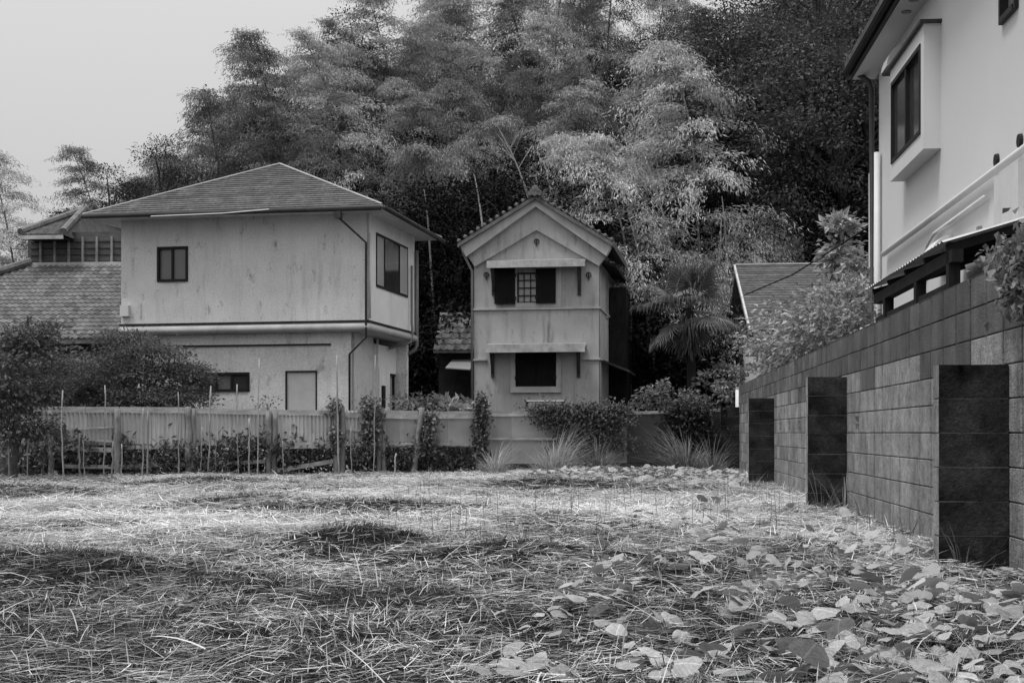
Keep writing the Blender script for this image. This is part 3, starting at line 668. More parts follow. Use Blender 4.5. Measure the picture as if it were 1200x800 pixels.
# pale metal rack standing before the storehouse
rk = thing('metal_rack', 'low pale metal frame rack standing in front of the storehouse', 'rack', (*KF.world(-1.6, -.9), 0), A2)
xa, za = KF.front(617, 470, -.9); xb, _ = KF.front(660, 470, -.9); xa += 1.6; xb += 1.6
m = MB()
for x in (xa, xb): m.tube([(x-.06, -.2, 0), (x, 0, za)], .025, 6); m.tube([(x+.02, .35, 0), (x, .2, za)], .025, 6)
m.build('frame', M_dark, rk)
m = MB(); m.tube([(xa-.02, 0, za), (xb+.02, 0, za)], .03, 6); m.tube([(xa, .2, za), (xb, .2, za)], .025, 6); m.tube([(xa-.05, -.12, za-.22), (xb, -.1, za-.2)], .025, 6); m.tube([((xa+xb)/2, 0, za-.28), ((xa+xb)/2, 0, za+.04)], .03, 6); m.build('rail', M_ridge, rk)

# small tiled shed between the houses
SF = Fr(-2.3, 39.5, R(-5))
shed = thing('tiled_shed', 'small dark shed with tiled lean-to roof tucked between the two grey houses', 'shed', (-2.3, 39.5, 0), R(-5))
TILE_U = None
def tile_roof(parent, A, B, C, D, rn, cn, mat=M_tile, up=.05, clip=None, name='roof_tiles'):
    """interlocking S-tiles, one lifted curved piece each, joined"""
    A, B, C, D = [np.array(v, float) for v in (A, B, C, D)]
    nn = np.cross(B-A, D-A); nn /= np.linalg.norm(nn); nn = nn if nn[2] > 0 else -nn
    t = MB()
    for i in range(rn):
        for k in range(cn):
            v0, v1 = i/rn, min(1, (i+1.15)/rn); u0, u1 = (k+.5*(i % 2)*0)/cn, (k+1)/cn
            P = lambda u, v: (A+(B-A)*u)*(1-v)+(D+(C-D)*u)*v
            if clip and not clip(*P((u0+u1)/2, v0)): continue
            prof = [.15, .55, .2, .9, 1.0]; sh = rnd.uniform(.72, 1.25)
            us = [u0, u0+(u1-u0)*.3, u0+(u1-u0)*.6, u0+(u1-u0)*.85, u1]
            lo = [P(u, v0)+nn*up*(.55+.9*(.5+.5*math.cos((q/4)*2*math.pi))) for q, u in enumerate(us)]
            hi = [P(u, v1)+nn*up*(.0+.9*(.5+.5*math.cos((q/4)*2*math.pi))) for q, u in enumerate(us)]
            bt = [P(u, v0) for u in us]
            t.add(lo+hi+bt, [(q, q+1, 5+q+1, 5+q) for q in range(4)]+[(10+q, 10+q+1, q+1, q) for q in range(4)], shade=sh)
    o = t.build(name, mat, parent); o['kind'] = 'stuff'; return o
s0 = SF.front(508, 411); s1 = SF.front(556, 411)
x0, x1 = s0[0], s1[0]; zl = s0[1]; zt = SF.front(520, 372, 1.4)[1]
m = MB(); m.hexa([(x0, 0, zl-.06), (x1, 0, zl-.06), (x1, 1.4, zt-.06), (x0, 1.4, zt-.06), (x0, 0, zl), (x1, 0, zl), (x1, 1.4, zt), (x0, 1.4, zt)]); rf = m.build('roof', M_tiled, shed)
tile_roof(rf, (x0, 0, zl), (x1, 0, zl), (x1, 1.4, zt), (x0, 1.4, zt), 6, 6)
m = MB(); m.tube([(x0, 1.4, zt+.06), (x1, 1.4, zt+.06)], .09, 8); m.build('ridge', M_tile, rf)
m = MB(); m.box(x0+.1, x1-.05, .35, 2.6, 0, zl+.1); m.build('wall', M_darkwood, shed)
b0 = SF.front(523, 421, -.3); b1 = SF.front(552, 432, -.3); m = MB()
m.hexa([(b0[0], -.5, b1[1]), (b1[0], -.5, b1[1]-.05), (b1[0], .3, b0[1]), (b0[0]+.1, .3, b0[1]), (b0[0], -.5, b1[1]+.03), (b1[0], -.5, b1[1]-.02), (b1[0], .3, b0[1]+.03), (b0[0]+.1, .3, b0[1]+.03)]); m.build('awning', M_greypvc, shed)

# ------------------------------------------------------------------ tiled wooden house on the far left
TFm = Fr(-9.9, 33.0, R(-4))
th_ = thing('tiled_house', 'old wooden house with wavy clay-tile roofs in two tiers behind the stucco house', 'house', (-9.9, 33.0, 0), R(-4))
tf = lambda p, off=0.0: TFm.front(p[0], p[1], off)
xl, zl = tf((-75, 312)); xr = 2.4; zt = tf((60, 311))[1]; zb = 2.85; yb = -3.1
A_, B_, C_, D_ = (xl-1.6, yb, zb), (xr, yb, zb), (xr, 0, zt), (tf((36, 312))[0], 0, zt)
m = MB(); dn = np.array((0, 0, .1)); q = [np.array(v) for v in (A_, B_, C_, D_)]
m.hexa([*(v-dn for v in q), *q]); rf = m.build('lower_roof', M_tiled, th_)
hipx = lambda z: D_[0]+(A_[0]-D_[0])*(zt-z)/(zt-zb)
tile_roof(rf, (A_[0], yb, zb), B_, C_, (A_[0], 0, zt), 20, 60, up=.036, clip=lambda x, y, z: x > hipx(z)-.05)
m = MB(); m.tube([(A_[0], yb, zb+.1), (D_[0], 0, zt+.1)], .1, 8); m.build('hip_ridge', M_tile, rf)
m = MB(); m.box(D_[0], xr, -.05, .1, zt-.02, zt+.07); m.build('flashing_board', M_canopy, rf)
ze = tf((80, 276))[1]
m = MB(); m.box(tf((30, 300))[0], xr, .12, 4.5, zt-.3, ze+.1); m.box(xl, xr, -2.5, 4.5, -.1, zb+.2); m.build('wall', M_board, th_)
for px in (46, 62.5, 79, 95.5, 112, 129.5):
    x = tf((px, 300))[0]; m = MB(); m.box(x-.025, x+.025, .06, .13, zt+.07, ze-.02); m.build('batten', M_wood, th_)
for zz in np.linspace(zt+.1, ze-.15, 4): m = MB(); m.box(tf((34, 300))[0], xr, .1, .125, zz, zz+.012); m.build('board_edge', M_dark, th_)
e0, zq = tf((24, 276), -.6); zq = tf((80, 275), -.6)[1]
e1 = 2*tf((98, 250), 2.0)[0]-e0
ap = (*((tf((98, 250), 1.9)[0], 1.9)), tf((98, 250), 1.9)[1])
A_, B_ = (e0, -.6, zq), (e1, -.6, zq)
m = MB(); m.add([A_, B_, ap, (ap[0], 6, ap[2]), (e0, 6, zq), (e1, 6, zq)], [(0, 2, 3, 4), (1, 5, 3, 2)], [(0, 1, 2)]); rf = m.build('upper_roof', M_tiled, th_)
tri = lambda x, y, z: abs(x-ap[0]) < (ap[2]-z)/(ap[2]-zq)*(e1-e0)/2+.03
tile_roof(rf, A_, B_, (e1, 1.9, ap[2]), (e0, 1.9, ap[2]), 11, 26, up=.036, clip=tri)
for s_ in (A_, B_):
    m = MB(); m.tube([np.array(s_)+(0, 0, .08), np.array(ap)+(0, 0, .1)], .09, 8); m.build('hip_ridge', M_tile, rf)
m = MB(); m.tube([(ap[0], 1.9, ap[2]+.1), (ap[0], 6, ap[2]+.1)], .1, 8); m.build('ridge', M_tile, rf)
m = MB(); m.box(e0, e1, -.63, -.58, zq-.1, zq-.01); m.build('eave_board', M_canopy, rf)
m = MB(); m.box(e0+.05, e1-.05, -.56, 2, zq-.06, zq-.03); m.build('soffit', M_dark, rf)

# ------------------------------------------------------------------ white house on the right
AO = (3.4-2.16)*cth                                         # its wall stands this far beyond the face of the block wall
def wy(px, py, off=AO): return W.side(px, py, off)
wh = thing('white_house', 'white two-storey house with projecting bay window beyond the block wall', 'house', (*W.world(AO, 0), 0), TH)
YC = wy(1030, 300)[0]; YN = 6.0; ZT = 5.95
WP = Pl((0, 0, 0), (0, 1, 0), (-1, 0, 0)); WBk = Pl((0, YC, 0), (1, 0, 0), (0, 1, 0)); WNr = Pl((0, YN, 0), (1, 0, 0), (0, -1, 0))
def wr(p0, p1, off=0.0):
    a, z = wy(*p0, AO+off); b, y = wy(*p1, AO+off); return min(a, b), max(a, b), min(z, y), max(z, y)
w3a = wr((1175, 28), (1194, -12))
w3 = (w3a[0], w3a[1], wy(1175, 30)[1], wy(1175, 30)[1]+.75)
g0 = wy(1045, 190, AO-.19); g1 = wy(1079, 160, AO-.19)
gy0, gy1, gz0, gz1 = g1[0], g0[0], (g0[1]+g1[1])/2, wy(1045, 98, AO-.19)[1]
m = MB(); WP.panel(m, YN, YC, -.1, ZT, [w3, (gy0+.05, gy1-.05, gz0+.05, gz1-.05)], .15); m.build('wall', M_white, wh)
m = MB(); WBk.panel(m, .15, 7, -.1, ZT, (), .15); WNr.panel(m, .15, 7, -.1, ZT, (), .15); m.build('wall', M_white, wh)
m = MB(); m.box(.15, 7, YN+.15, YC-.15, 2.9, 3.0); m.build('floor_slab', M_black, wh)
window(WP, wh, *w3, M_dark, M_glassmid, 1, .05, .05, .04)
# bay window box
bp = .19; bx0, bx1, bz0, bz1 = gy0-.16, gy1+.10, gz0-.20, gz1+.18
BP = Pl((-bp, 0, 0), (0, 1, 0), (-1, 0, 0)); m = MB()
BP.panel(m, bx0, bx1, bz0, bz1, [(gy0, gy1, gz0, gz1)], .08)
m.box(-bp+.08, 0, bx0, bx0+.05, bz0, bz1); m.box(-bp+.08, 0, bx1-.05, bx1, bz0, bz1); m.box(-bp+.08, 0, bx0+.05, bx1-.05, bz0, bz0+.05); m.box(-bp+.08, 0, bx0+.05, bx1-.05, bz1-.05, bz1)
bay = m.build('bay_window', M_whitetrim, wh)
fm = MB(); BP.box(fm, gy0, gy0+.05, gz0, gz1, -.06, .015); BP.box(fm, gy1-.05, gy1, gz0, gz1, -.06, .015); BP.box(fm, gy0+.05, gy1-.05, gz0, gz0+.05, -.06, .014); BP.box(fm, gy0+.05, gy1-.05, gz1-.05, gz1, -.06, .014)
BP.box(fm, (gy0+gy1)/2-.03, (gy0+gy1)/2+.03, gz0+.05, gz1-.05, -.06, .005); fm.build('frame', M_dark, bay)
for k in range(2):
    hw = (gy1-gy0-.1)/2; g = MB(); BP.box(g, gy0+.05+hw*k+.002, gy0+.05+hw*(k+1)-.002, gz0+.05, gz1-.05, -.05+.02*k, -.044+.02*k); g.build('pane', M_glass, bay)
m = MB(); m.box(-bp-.05, .0, bx0-.05, bx1+.05, bz1, bz1+.035); m.build('cap_flashing', M_gut, bay)
# eaves
ye, ze = wy(1005, 90, AO-.22)
ovh = .30
m = MB(); m.hexa([(-ovh, YN-1, ZT-.06), (0.02, YN-1, ZT-.06), (.02, YC+.45, ZT-.06), (-ovh, YC+.45, ZT-.06), (-ovh, YN-1, ZT), (.02, YN-1, ZT), (.02, YC+.45, ZT), (-ovh, YC+.45, ZT)]); m.build('soffit', M_white, wh)
m = MB(); m.bar((-ovh-.015, YN-1, ZT+.05), (-ovh-.015, YC+.47, ZT+.05), .03, .2); m.tube([(-ovh-.07, YN-1, ZT+.09), (-ovh-.07, YC+.47, ZT+.06)], .06, 8); m.build('fascia_gutter', M_dark, wh)
m = MB(); m.hexa([(-ovh-.1, YN-1, ZT+.12), (8, YN-1, ZT+2.2), (8, YC+.5, ZT+2.2), (-ovh-.1, YC+.5, ZT+.12), (-ovh-.1, YN-1, ZT+.2), (8, YN-1, ZT+2.3), (8, YC+.5, ZT+2.3), (-ovh-.1, YC+.5, ZT+.2)]); m.build('roof', M_slate, wh)
for (px, py) in ((1071, 8), (1062, 23)):
    y_ = wy(px, py, AO-.15)[0]; m = MB(); m.tube([(-.15, y_, ZT-.075), (-.15, y_, ZT-.055)], .06, 12); m.build('soffit_vent', M_greypvc, wh)
def hood(px, py, wd, hh, dp, mat=M_whitetrim):
    y_, z_ = wy(px, py, AO-dp/2); m = MB(); n = 8; P = []
    for i in range(n+1):
        a = math.pi/2*i/n; P.append((-dp*math.sin(a) if i else 0, z_+hh*math.cos(a)))
    poly = [(0, z_)]+[(-dp*math.sin(math.pi/2*i/n), z_+hh*math.cos(math.pi/2*i/n)) for i in range(n, -1, -1)]
    m.prism(poly, y_-wd/2, y_+wd/2, lambda a, b, d: (a, d, b)); h = m.build('vent_hood', mat, wh)
    s = MB(); s.box(-dp+.01, -.005, y_-wd/2+.01, y_+wd/2-.01, z_-.03, z_-.002); s.build('hood_grille', M_dark, h)
hood(1047, 82, .42, .28, .24); hood(1097, 312, .5, .32, .24)
for (px, py) in ((1169.5, 188), (1197, 165)):
    y_, z_ = wy(px, py); m = MB(); m.tube([(-.03, y_, z_), (0, y_, z_)], [.06, .065], 12); m.build('round_vent', M_dark, wh)
# pipes
def wpipe(pts, r, name, mat, dpt=.05):
    P = [(-dpt, *wy(px, py)) for px, py in pts]; m = MB(); m.tube(P, r, 8); m.build(name, mat, wh, True)
y0, z0 = wy(1040, 298); m = MB(); m.tube([(-.06, y0, z0), (-.06, YN, z0+.05)], .036, 8); m.build('duct_pipe', M_whitepipe, wh, True)
m = MB(); m.tube([(-.05, wy(1160, 228)[0], z0-.15), (-.05, wy(1100, 280)[0], z0-.18), (-.05, wy(1092, 292)[0], z0-.25), (-.05, wy(1085, 300)[0]+.3, z0-.9)], .02, 6); m.build('cable', M_whitepipe, wh, True)
m = MB(); m.tube([(-.06, YC-.22, 4.7), (-.06, YC-.22, .1)], .045, 8); m.build('downpipe', M_whitepipe, wh, True)
m = MB(); m.tube([(-ovh+.06, YC+.3, ZT-.02), (-.12, YC+.1, ZT-.18), (-.09, YC+.06, ZT-.3), (-.09, YC+.06, .1)], .04, 8); m.build('downpipe', M_gut, wh, True)
m = MB(); m.tube([(-.1, YC-.1, 2.3), (-.25, YC-.15, 2.25), (-.3, YC-.18, 2.0), (-.3, YC-.2, 1.0)], .04, 8); m.build('hose_duct', M_whitepipe, wh, True)
bx = wr((1160, 285), (1196, 228), -.3); m = MB(); m.box(-.32, 0, bx[0], bx[0]+.75, wy(1160, 283, AO-.3)[1], wy(1160, 283, AO-.3)[1]+.52); u = m.build('meter_cabinet', M_band, wh)
k = MB(); k.box(-.333, -.32, bx[0]+.05, bx[0]+.7, bx[2]+.02, bx[2]+.04); k.build('cabinet_seam', M_greypvc, u)
q = wy(1150, 275); m = MB(); m.box(-.04, 0, q[0]-.04, q[0]+.04, q[1]-.1, q[1]+.08); m.build('socket_cover', M_greypvc, wh)
# further wing behind the corner
yw = YC+.9; wx_ = W.front(1019.5, 250, yw)[0]-AO; zw0, zw1 = W.front(1019.5, 313, yw)[1], W.front(1019.5, 202, yw)[1]
m = MB(); m.box(wx_, .6, yw, yw+.12, zw0, zw1); m.box(.3, .6, YC, yw, zw0+.1, zw1-.1); m.build('balcony_screen', M_white, wh)

# lean-to frame between the white house and the wall
lt = thing('lean_to', 'dark timber lean-to frame with clouded roof sheet beside the white house', 'lean-to', (*W.world(0, 0), 0), TH)
XB_ = .34; yA, zA = W.side(1117, 302, XB_); yB, zB = W.side(1029, 351, XB_); zB = zA
m = MB(); m.bar((XB_, yA-.15, zA), (XB_, yB, zB), .09, .1); m.build('beam', M_darkwood, lt)
m = MB(); m.bar((XB_, yA, zA-.22), (XB_, yB, zA-.22), .05, .06); m.build('rail', M_darkwood, lt)
for px in (1117, 1078, 1041):
    y_ = W.side(px, 320, XB_)[0]; m = MB(); m.box(XB_-.045, XB_+.045, y_-.05, y_+.05, 0, zA+(.12 if px == 1117 else -.05)); m.build('post', M_darkwood, lt)
for k in range(5):
    y_ = yA+(yB-yA)*k/4; m = MB(); m.bar((XB_-.05, y_, zA+.07), (AO-.02, y_, zA+.34), .05, .07); m.build('rafter', M_darkwood, lt)
m = MB(); n = 60; ys = np.linspace(yA-.1, yB+.1, n); wv = .012*np.sin(ys/.063*2*math.pi/2)
V = np.concatenate([np.stack([np.full(n, XB_-.1), ys, zA+.12+wv], 1), np.stack([np.full(n, AO-.03), ys, zA+.40+wv], 1)])
m.add(V, [(i, i+1, n+i+1, n+i) for i in range(n-1)]); m.build('roof_sheet', M_clear, lt, True)

# ------------------------------------------------------------------ low house with ribbed grey roof behind the wall end
RH = Fr(*at(862, 312, 38)[:2], TH)
rh = thing('low_house', 'low white-walled house with ribbed grey roof half hidden by shrubs', 'house', (*at(862, 312, 38)[:2], 0), TH)
ry, rzr = 0.0, at(862, 312, 38)[2]
e = RH.local(*at(881, 388, 32.8)[:2]); ezz = at(881, 388, 32.8)[2]
A_, B_, C_, D_ = (0, e[1], ezz), (9, e[1], ezz), (9, 0, rzr), (0, 0, rzr)
m = MB(); q = [np.array(v, float) for v in (A_, B_, C_, D_)]; m.hexa([*(v-dn for v in q), *q]); b2 = [np.array(v, float) for v in ((0, -e[1], ezz), (9, -e[1], ezz))]
m.hexa([D_-dn, C_-dn, b2[1]-dn, b2[0]-dn, np.array(D_)-(0, 0, .002), np.array(C_)-(0, 0, .002), *b2[::-1]]); rf = m.build('roof', M_slate, rh)
cs = MB(); rows(cs, q[0]+(0, 0, .02), q[1]+(0, 0, .02), q[2]+(0, 0, .02), q[3]+(0, 0, .02), 26, .014, r=r2); o = cs.build('ribbed_courses', M_slate, rf); o['kind'] = 'stuff'
m = MB(); m.bar(q[0]+(-.03, 0, .0), q[3]+(-.03, 0, .0), .05, .10); m.build('verge_board', M_canopy, rf)
m = MB(); m.bar(q[3]+(0, 0, .05), q[2]+(0, 0, .05), .12, .05); m.build('ridge_cap', M_canopy, rf)
m = MB(); m.box(.35, 8.8, e[1]+.6, -e[1]-.6, -.1, ezz+.1); m.build('wall', M_offwhite, rh)
m = MB(); m.box(-.1, .35, e[1]+.35, e[1]+1.0, ezz-.55, ezz-.12); m.build('wall_cabinet', M_canopy, rh)
m = MB(); m.box(1.3, 2.6, e[1]+.57, e[1]+.602, 1.2, 2.0); wn = m.build('window', M_dark, rh); m = MB(); m.box(1.36, 2.54, e[1]+.565, e[1]+.569, 1.26, 1.94); m.build('pane', M_glass, wn)
cb = MB(); c0, c1 = np.array(at(1021, 264, 21)), np.array(at(872, 346, 33.5)); cm_ = (c0+c1)/2-np.array((0, 0, .12)); cb.tube([c0, (c0+cm_)/2, cm_, (c1+cm_)/2, c1], .016, 5); o = cb.build('overhead_cable', M_dark, None, True)
tag(o, 'thin dark cable sagging from the white house corner to the ribbed-roof house', 'cable')
pw = thing('utility_pole', 'short white pole standing behind the far end of the block wall', 'pole', (*at(865.5, 480, 30.6)[:2], 0))
m = MB(); zt = at(865, 455, 30.6)[2]; m.tube([(0, 0, -.2), (0, 0, zt)], .07, 8); m.build('pole_shaft', M_whitepipe, pw, True)
m = MB(); m.tube([(0, 0, zt), (0, 0, zt+.03)], [.08, .05], 8); m.build('pole_cap', M_greypvc, pw)

# ------------------------------------------------------------------ vegetation
L_bam = leafmat('bamboo_leaf', 0.23, 0.2, objvar=0.6); L_deep = leafmat('shade_toned_evergreen_leaf', 0.018, 0.1, objvar=0.3); L_bamp = leafmat('pale_bamboo_leaf', 0.54, 0.28, objvar=0.1)  # deep evergreen leaf is near-black: the grove's shade painted into it
L_tree = leafmat('broad_leaf', 0.14, 0.2, objvar=0.4)
L_dark = leafmat('dark_evergreen_leaf', 0.045, 0.2, objvar=0.2)
L_shrub = leafmat('shrub_leaf', 0.21, 0.25, objvar=0.15)
L_pale = leafmat('pale_shrub_leaf', 0.34, 0.25, objvar=0.1)
L_ivy = leafmat('ivy_leaf', 0.12, 0.2, objvar=0.1)
L_palm = leafmat('palm_leaf', 0.15, 0.25)
L_creep = leafmat('creeper_leaf', 0.34, 0.2, objvar=0.25, rough=0.5, spec=0.15); L_creepv = leafmat('creeper_leaf_veined', 0.36, 0.2, objvar=0.3, rough=0.5, spec=0.15, veins=True)
L_straw = leafmat('dry_straw', 0.72, 0.25, objvar=0.0, rough=0.6)
L_green = leafmat('green_grass', 0.10, 0.3, objvar=0.0)

def bamboo_proto(seed, h, arch, dens=1.0, droop=1.0, start=.32, wid=1.0):
    r = np.random.default_rng(seed)
    n = 30; t = np.linspace(0, 1, n); phi = R(2)+R(arch)*t**3.2; ds = h/(n-1)
    P = np.zeros((n, 3)); 
    for i in range(1, n): P[i] = P[i-1]+ds*np.array((math.sin(phi[i]), 0.06*math.sin(i*.35+seed), math.cos(phi[i])))
    cm = MB(); cm.tube(P, .05*(1-t)**.7+.006, 6, False)
    lf = MB(); br = MB()
    nodes = np.linspace(start, .985, int(36*dens))
    pos = []; dr = []; ln = []; sh = []
    for tn in nodes:
        k = tn*(n-1); i = int(k); f = k-i; p = P[i]*(1-f)+P[min(i+1, n-1)]*f
        s = (tn-start)/(1-start)
        for b in range(r.integers(2, 4)):
            az = r.uniform(0, 2*math.pi); L = wid*(0.55+1.55*math.sin(math.pi*min(1, .18+.82*s**.8))**.8)*r.uniform(.6, 1.15)
            el = R(r.uniform(15, 55)); d0 = np.array((math.cos(az)*math.cos(el), math.sin(az)*math.cos(el), math.sin(el)))
            m = 9; q = np.zeros((m, 3)); q[0] = p; d = d0.copy()
            for j in range(1, m):
                d = d+np.array((0, 0, -.19*droop*r.uniform(.7, 1.3))); d /= np.linalg.norm(d); q[j] = q[j-1]+d*L/(m-1)
            br.tube(q[::4], [.010, .006, .003], 3, False)
            tone = r.uniform(.72, 1.25)
            for j in range(2, m):
                c = r.integers(17, 27); pos.append(q[j]+np.clip(r.normal(size=(c, 3)), -2, 2)*np.array((.125, .125, .04))*(1+.5*j/m))
                dd = (q[j]-q[j-1])/(L/(m-1)); dr.append(dd*.7+r.normal(size=(c, 3))*np.array((.6, .6, .3))+np.array((0, 0, -.22)))
                ln.append(r.uniform(.10, .17, c)); sh.append(r.uniform(.75, 1.25, c)*tone)
    pos = np.vstack(pos); N = len(pos); ln = np.concatenate(ln)
    leaves(lf, pos, np.vstack(dr), ln, ln*.21, np.concatenate(sh), r.normal(size=(N, 3))*.42+np.array((0, 0, 1.0)), r=r)
    return cm, lf, br
def reg_proto(name, label, cat, group, parts):
    """parts: list of (part name, MB, material, smooth) -> prototype that copies can be made from"""
    me = [(n, mb.mesh(n, sm), mt) for n, mb, mt, sm in parts]
    for n, m, mt in me: m.materials.append(mt)
    return (name, me, cat)
def plant(proto, loc, rz, sc, label, group, tilt=(0, 0)):
    name, me, cat = proto
    o = thing(name, label, cat, loc, rz, group); o.scale = sc if isinstance(sc, tuple) else (sc, sc, sc); o.rotation_euler = (tilt[0], tilt[1], rz)
    for n, m, mt in me: link(n, m, o)
    return o

BAM = []
for i, (h, a, dn_, dp, st, wd) in enumerate([(11, 40, 1.0, 1.0, .42, 1.05), (11.5, 62, 1.0, 1.15, .42, 1.05), (10.5, 85, 1.1, 1.2, .38, 1.1), (12, 30, 1.0, .9, .45, .95),
                                       (10, 105, 1.1, 1.3, .36, 1.1), (11.5, 50, 1.2, 1.1, .30, 1.15)]):
    c, l, b = bamboo_proto(100+i, h, a, dn_, dp, st, wd)
    BAM.append((reg_proto('bamboo', '', 'bamboo', None, [('culm', c, M_culm, True), ('foliage', l, L_bam, False), ('branches', b, M_culm, True)]), h))

def tree_proto(seed, h, rx, rz_, n_cl, per, lsz, trunk_r, lmat, base=.35, cl=.5, name='tree', bmat=None, cat='tree'):
    r = np.random.default_rng(seed)
    tr = MB(); pos = []; dr = []; sh = []
    top = h-rz_*1.0
    pts = [np.array((0, 0, -.3))]; p = np.array((0., 0, 0)); 
    k = 8
    for i in range(1, k+1): pts.append(np.array((r.normal()*.03*h*.3, r.normal()*.03*h*.3, h*.8*i/k)))
    tr.tube(pts, np.linspace(trunk_r, trunk_r*.25, k+1), 7, False)
    C = np.array((0, 0, h-rz_))
    for c in range(n_cl):
        v = r.normal(size=3); v /= np.linalg.norm(v); rad = r.uniform(.45, 1.0)**.6
        q = C+v*np.array((rx, rx, rz_))*rad*(1+.18*math.sin(3.1*v[0]+seed)+.12*math.sin(5*v[2]))
        if q[2] < h*base*.6: q[2] = h*base*.6+r.uniform(0, .3)
        if c % 2 == 0:
            z0 = max(.1*h, q[2]-r.uniform(.25, .55)*rx-.2); a = np.array((0, 0, min(z0, h*.78))); mid_ = (a+q)/2+np.array((0, 0, .12*rx))
            tr.tube([a, mid_, q], [trunk_r*.3, trunk_r*.18, trunk_r*.06], 4, False)
        m = int(per*r.uniform(.6, 1.4)); rr = cl*r.uniform(.6, 1.3)
        o = np.clip(r.normal(size=(m, 3)), -1.7, 1.7)*np.array((rr, rr, rr*.42)); pos.append(q+o); dr.append(o*.9/rr+v*.6+r.normal(size=(m, 3))*.6+np.array((0, 0, -.25))); sh.append(np.full(m, r.uniform(.65, 1.3))*r.uniform(.75, 1.25, m))
    pos = np.vstack(pos); N = len(pos); lf = MB(); ln = r.uniform(.7, 1.3, N)*lsz
    leaves(lf, pos, np.vstack(dr), ln, ln*.52, np.concatenate(sh), r.normal(size=(N, 3))*.45+np.array((0, 0, 1.0)), r=r)
    return reg_proto(name, '', cat, None, [('trunk', tr, bmat or M_bark, True), ('crown', lf, lmat, False)])

BRO = [tree_proto(200, 9, 2.6, 3.4, 80, 150, .125, .16, L_tree, cl=.36, name='broadleaf_tree'), tree_proto(201, 11, 2.9, 4.2, 95, 150, .135, .2, L_tree, cl=.38, name='broadleaf_tree'),
       tree_proto(202, 8, 2.3, 3.4, 90, 260, .085, .14, L_dark, cl=.34, name='evergreen_tree'), tree_proto(203, 10, 2.6, 4.0, 100, 260, .085, .17, L_dark, cl=.36, name='evergreen_tree')]

def zone(px):
    if px < 95: return 'rising beyond the wavy-tiled wooden house'
    if px < 470: return 'behind the hip-roofed stucco house'
    if px < 720: return 'behind the gabled storehouse'
    return 'on the slope behind the low ribbed-roof house'
q = random.Random(21)
placed = []
def put_bamboo(px, Y, k, rz, sc, lab=None, zoff=0.0, tilt=(0, 0)):
    X = (px-HX)/FPX*Y; z = float(H(X, Y))
    return plant(BAM[k][0], (X, Y, z-.1+zoff), rz, sc, lab or (['leaning', 'arching', 'drooping', 'upright', 'nodding', 'bushy'][k]+' feathery bamboo in the grove '+zone(px)), 'bamboos of the hillside grove', tilt)
# foremost plumes that can be told apart
hero = [(828, 41.2, 5, R(112), 1.2, 'tall bright bamboo plume rising over the slope right of the storehouse gable'), (742, 41.0, 2, R(118), 1.12, 'broad drooping bamboo plume hanging just right of the storehouse gable'),
        (840, 40.8, 4, R(55), .92, 'short rounded bamboo drooping over the ridge of the low ribbed-roof house'), (872, 40.9, 4, R(62), .84, 'lowest rounded bamboo plume beside the low house roof edge'),
        (420, 46.5, 3, R(185), 1.03, 'pale upright bamboo crown rising above the peak of the hipped roof'), (505, 46.2, 1, R(10), .86, 'bamboo bending forward between the hipped roof and the storehouse gable'),
        (228, 45.0, 2, R(160), .80, 'pale bamboo crown just over the left slope of the hipped roof'), (285, 45.5, 4, R(200), .86, 'pale rounded bamboo crown touching the hipped roof slope'),
        (28, 43.0, 3, R(170), .86, 'thin pale bamboo standing apart against the open sky')]
L_bamm = leafmat('fresh_bamboo_leaf', 0.39, 0.25, objvar=0.15)
def paler(o):
    o['label'] = 'pale '+o['label']
    for c_ in o.children:
        if c_.name.startswith('foliage'): c_.material_slots[0].link = 'OBJECT'; c_.material_slots[0].material = L_bamm
for (px, Y, k, rz, sc, lab) in hero:
    o = put_bamboo(px, Y, k, rz, sc, lab)
    for c_ in o.children:
        if c_.name.startswith('foliage') and px != 505: c_.material_slots[0].link = 'OBJECT'; c_.material_slots[0].material = L_bamp
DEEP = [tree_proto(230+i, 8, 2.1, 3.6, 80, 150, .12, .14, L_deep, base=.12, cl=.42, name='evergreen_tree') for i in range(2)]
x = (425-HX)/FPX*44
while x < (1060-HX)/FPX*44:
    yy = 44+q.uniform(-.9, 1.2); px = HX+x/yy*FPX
    plant(DEEP[q.randrange(2)], (x, yy, float(H(x, yy))-.1), q.uniform(0, 6.28), q.uniform(.82, 1.08), 'dark evergreen with shade-toned leaves '+zone(px), 'shade-toned evergreens at the foot of the grove')
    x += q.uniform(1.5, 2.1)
for Yb, pa, pb in ((49.3, 330, 1050), (53, 380, 1070), (57.3, 430, 1080), (61.5, 480, 1090)):  # evergreens added so the gaps between bamboo rows read black
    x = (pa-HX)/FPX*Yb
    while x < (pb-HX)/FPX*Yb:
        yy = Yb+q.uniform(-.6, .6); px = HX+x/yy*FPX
        plant(DEEP[q.randrange(2)], (x, yy, float(H(x, yy))-.1), q.uniform(0, 6.28), q.uniform(.85, 1.08), 'added shade-toned evergreen half hidden among the bamboo '+zone(px), 'added evergreens between the bamboos')
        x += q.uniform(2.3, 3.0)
rowsY = [(47.5, 2.3, 262, 1050), (51, 2.3, 262, 1060), (55, 2.3, 285, 1080), (59.5, 2.2, 360, 1080), (63, 2.0, 480, 1090)]
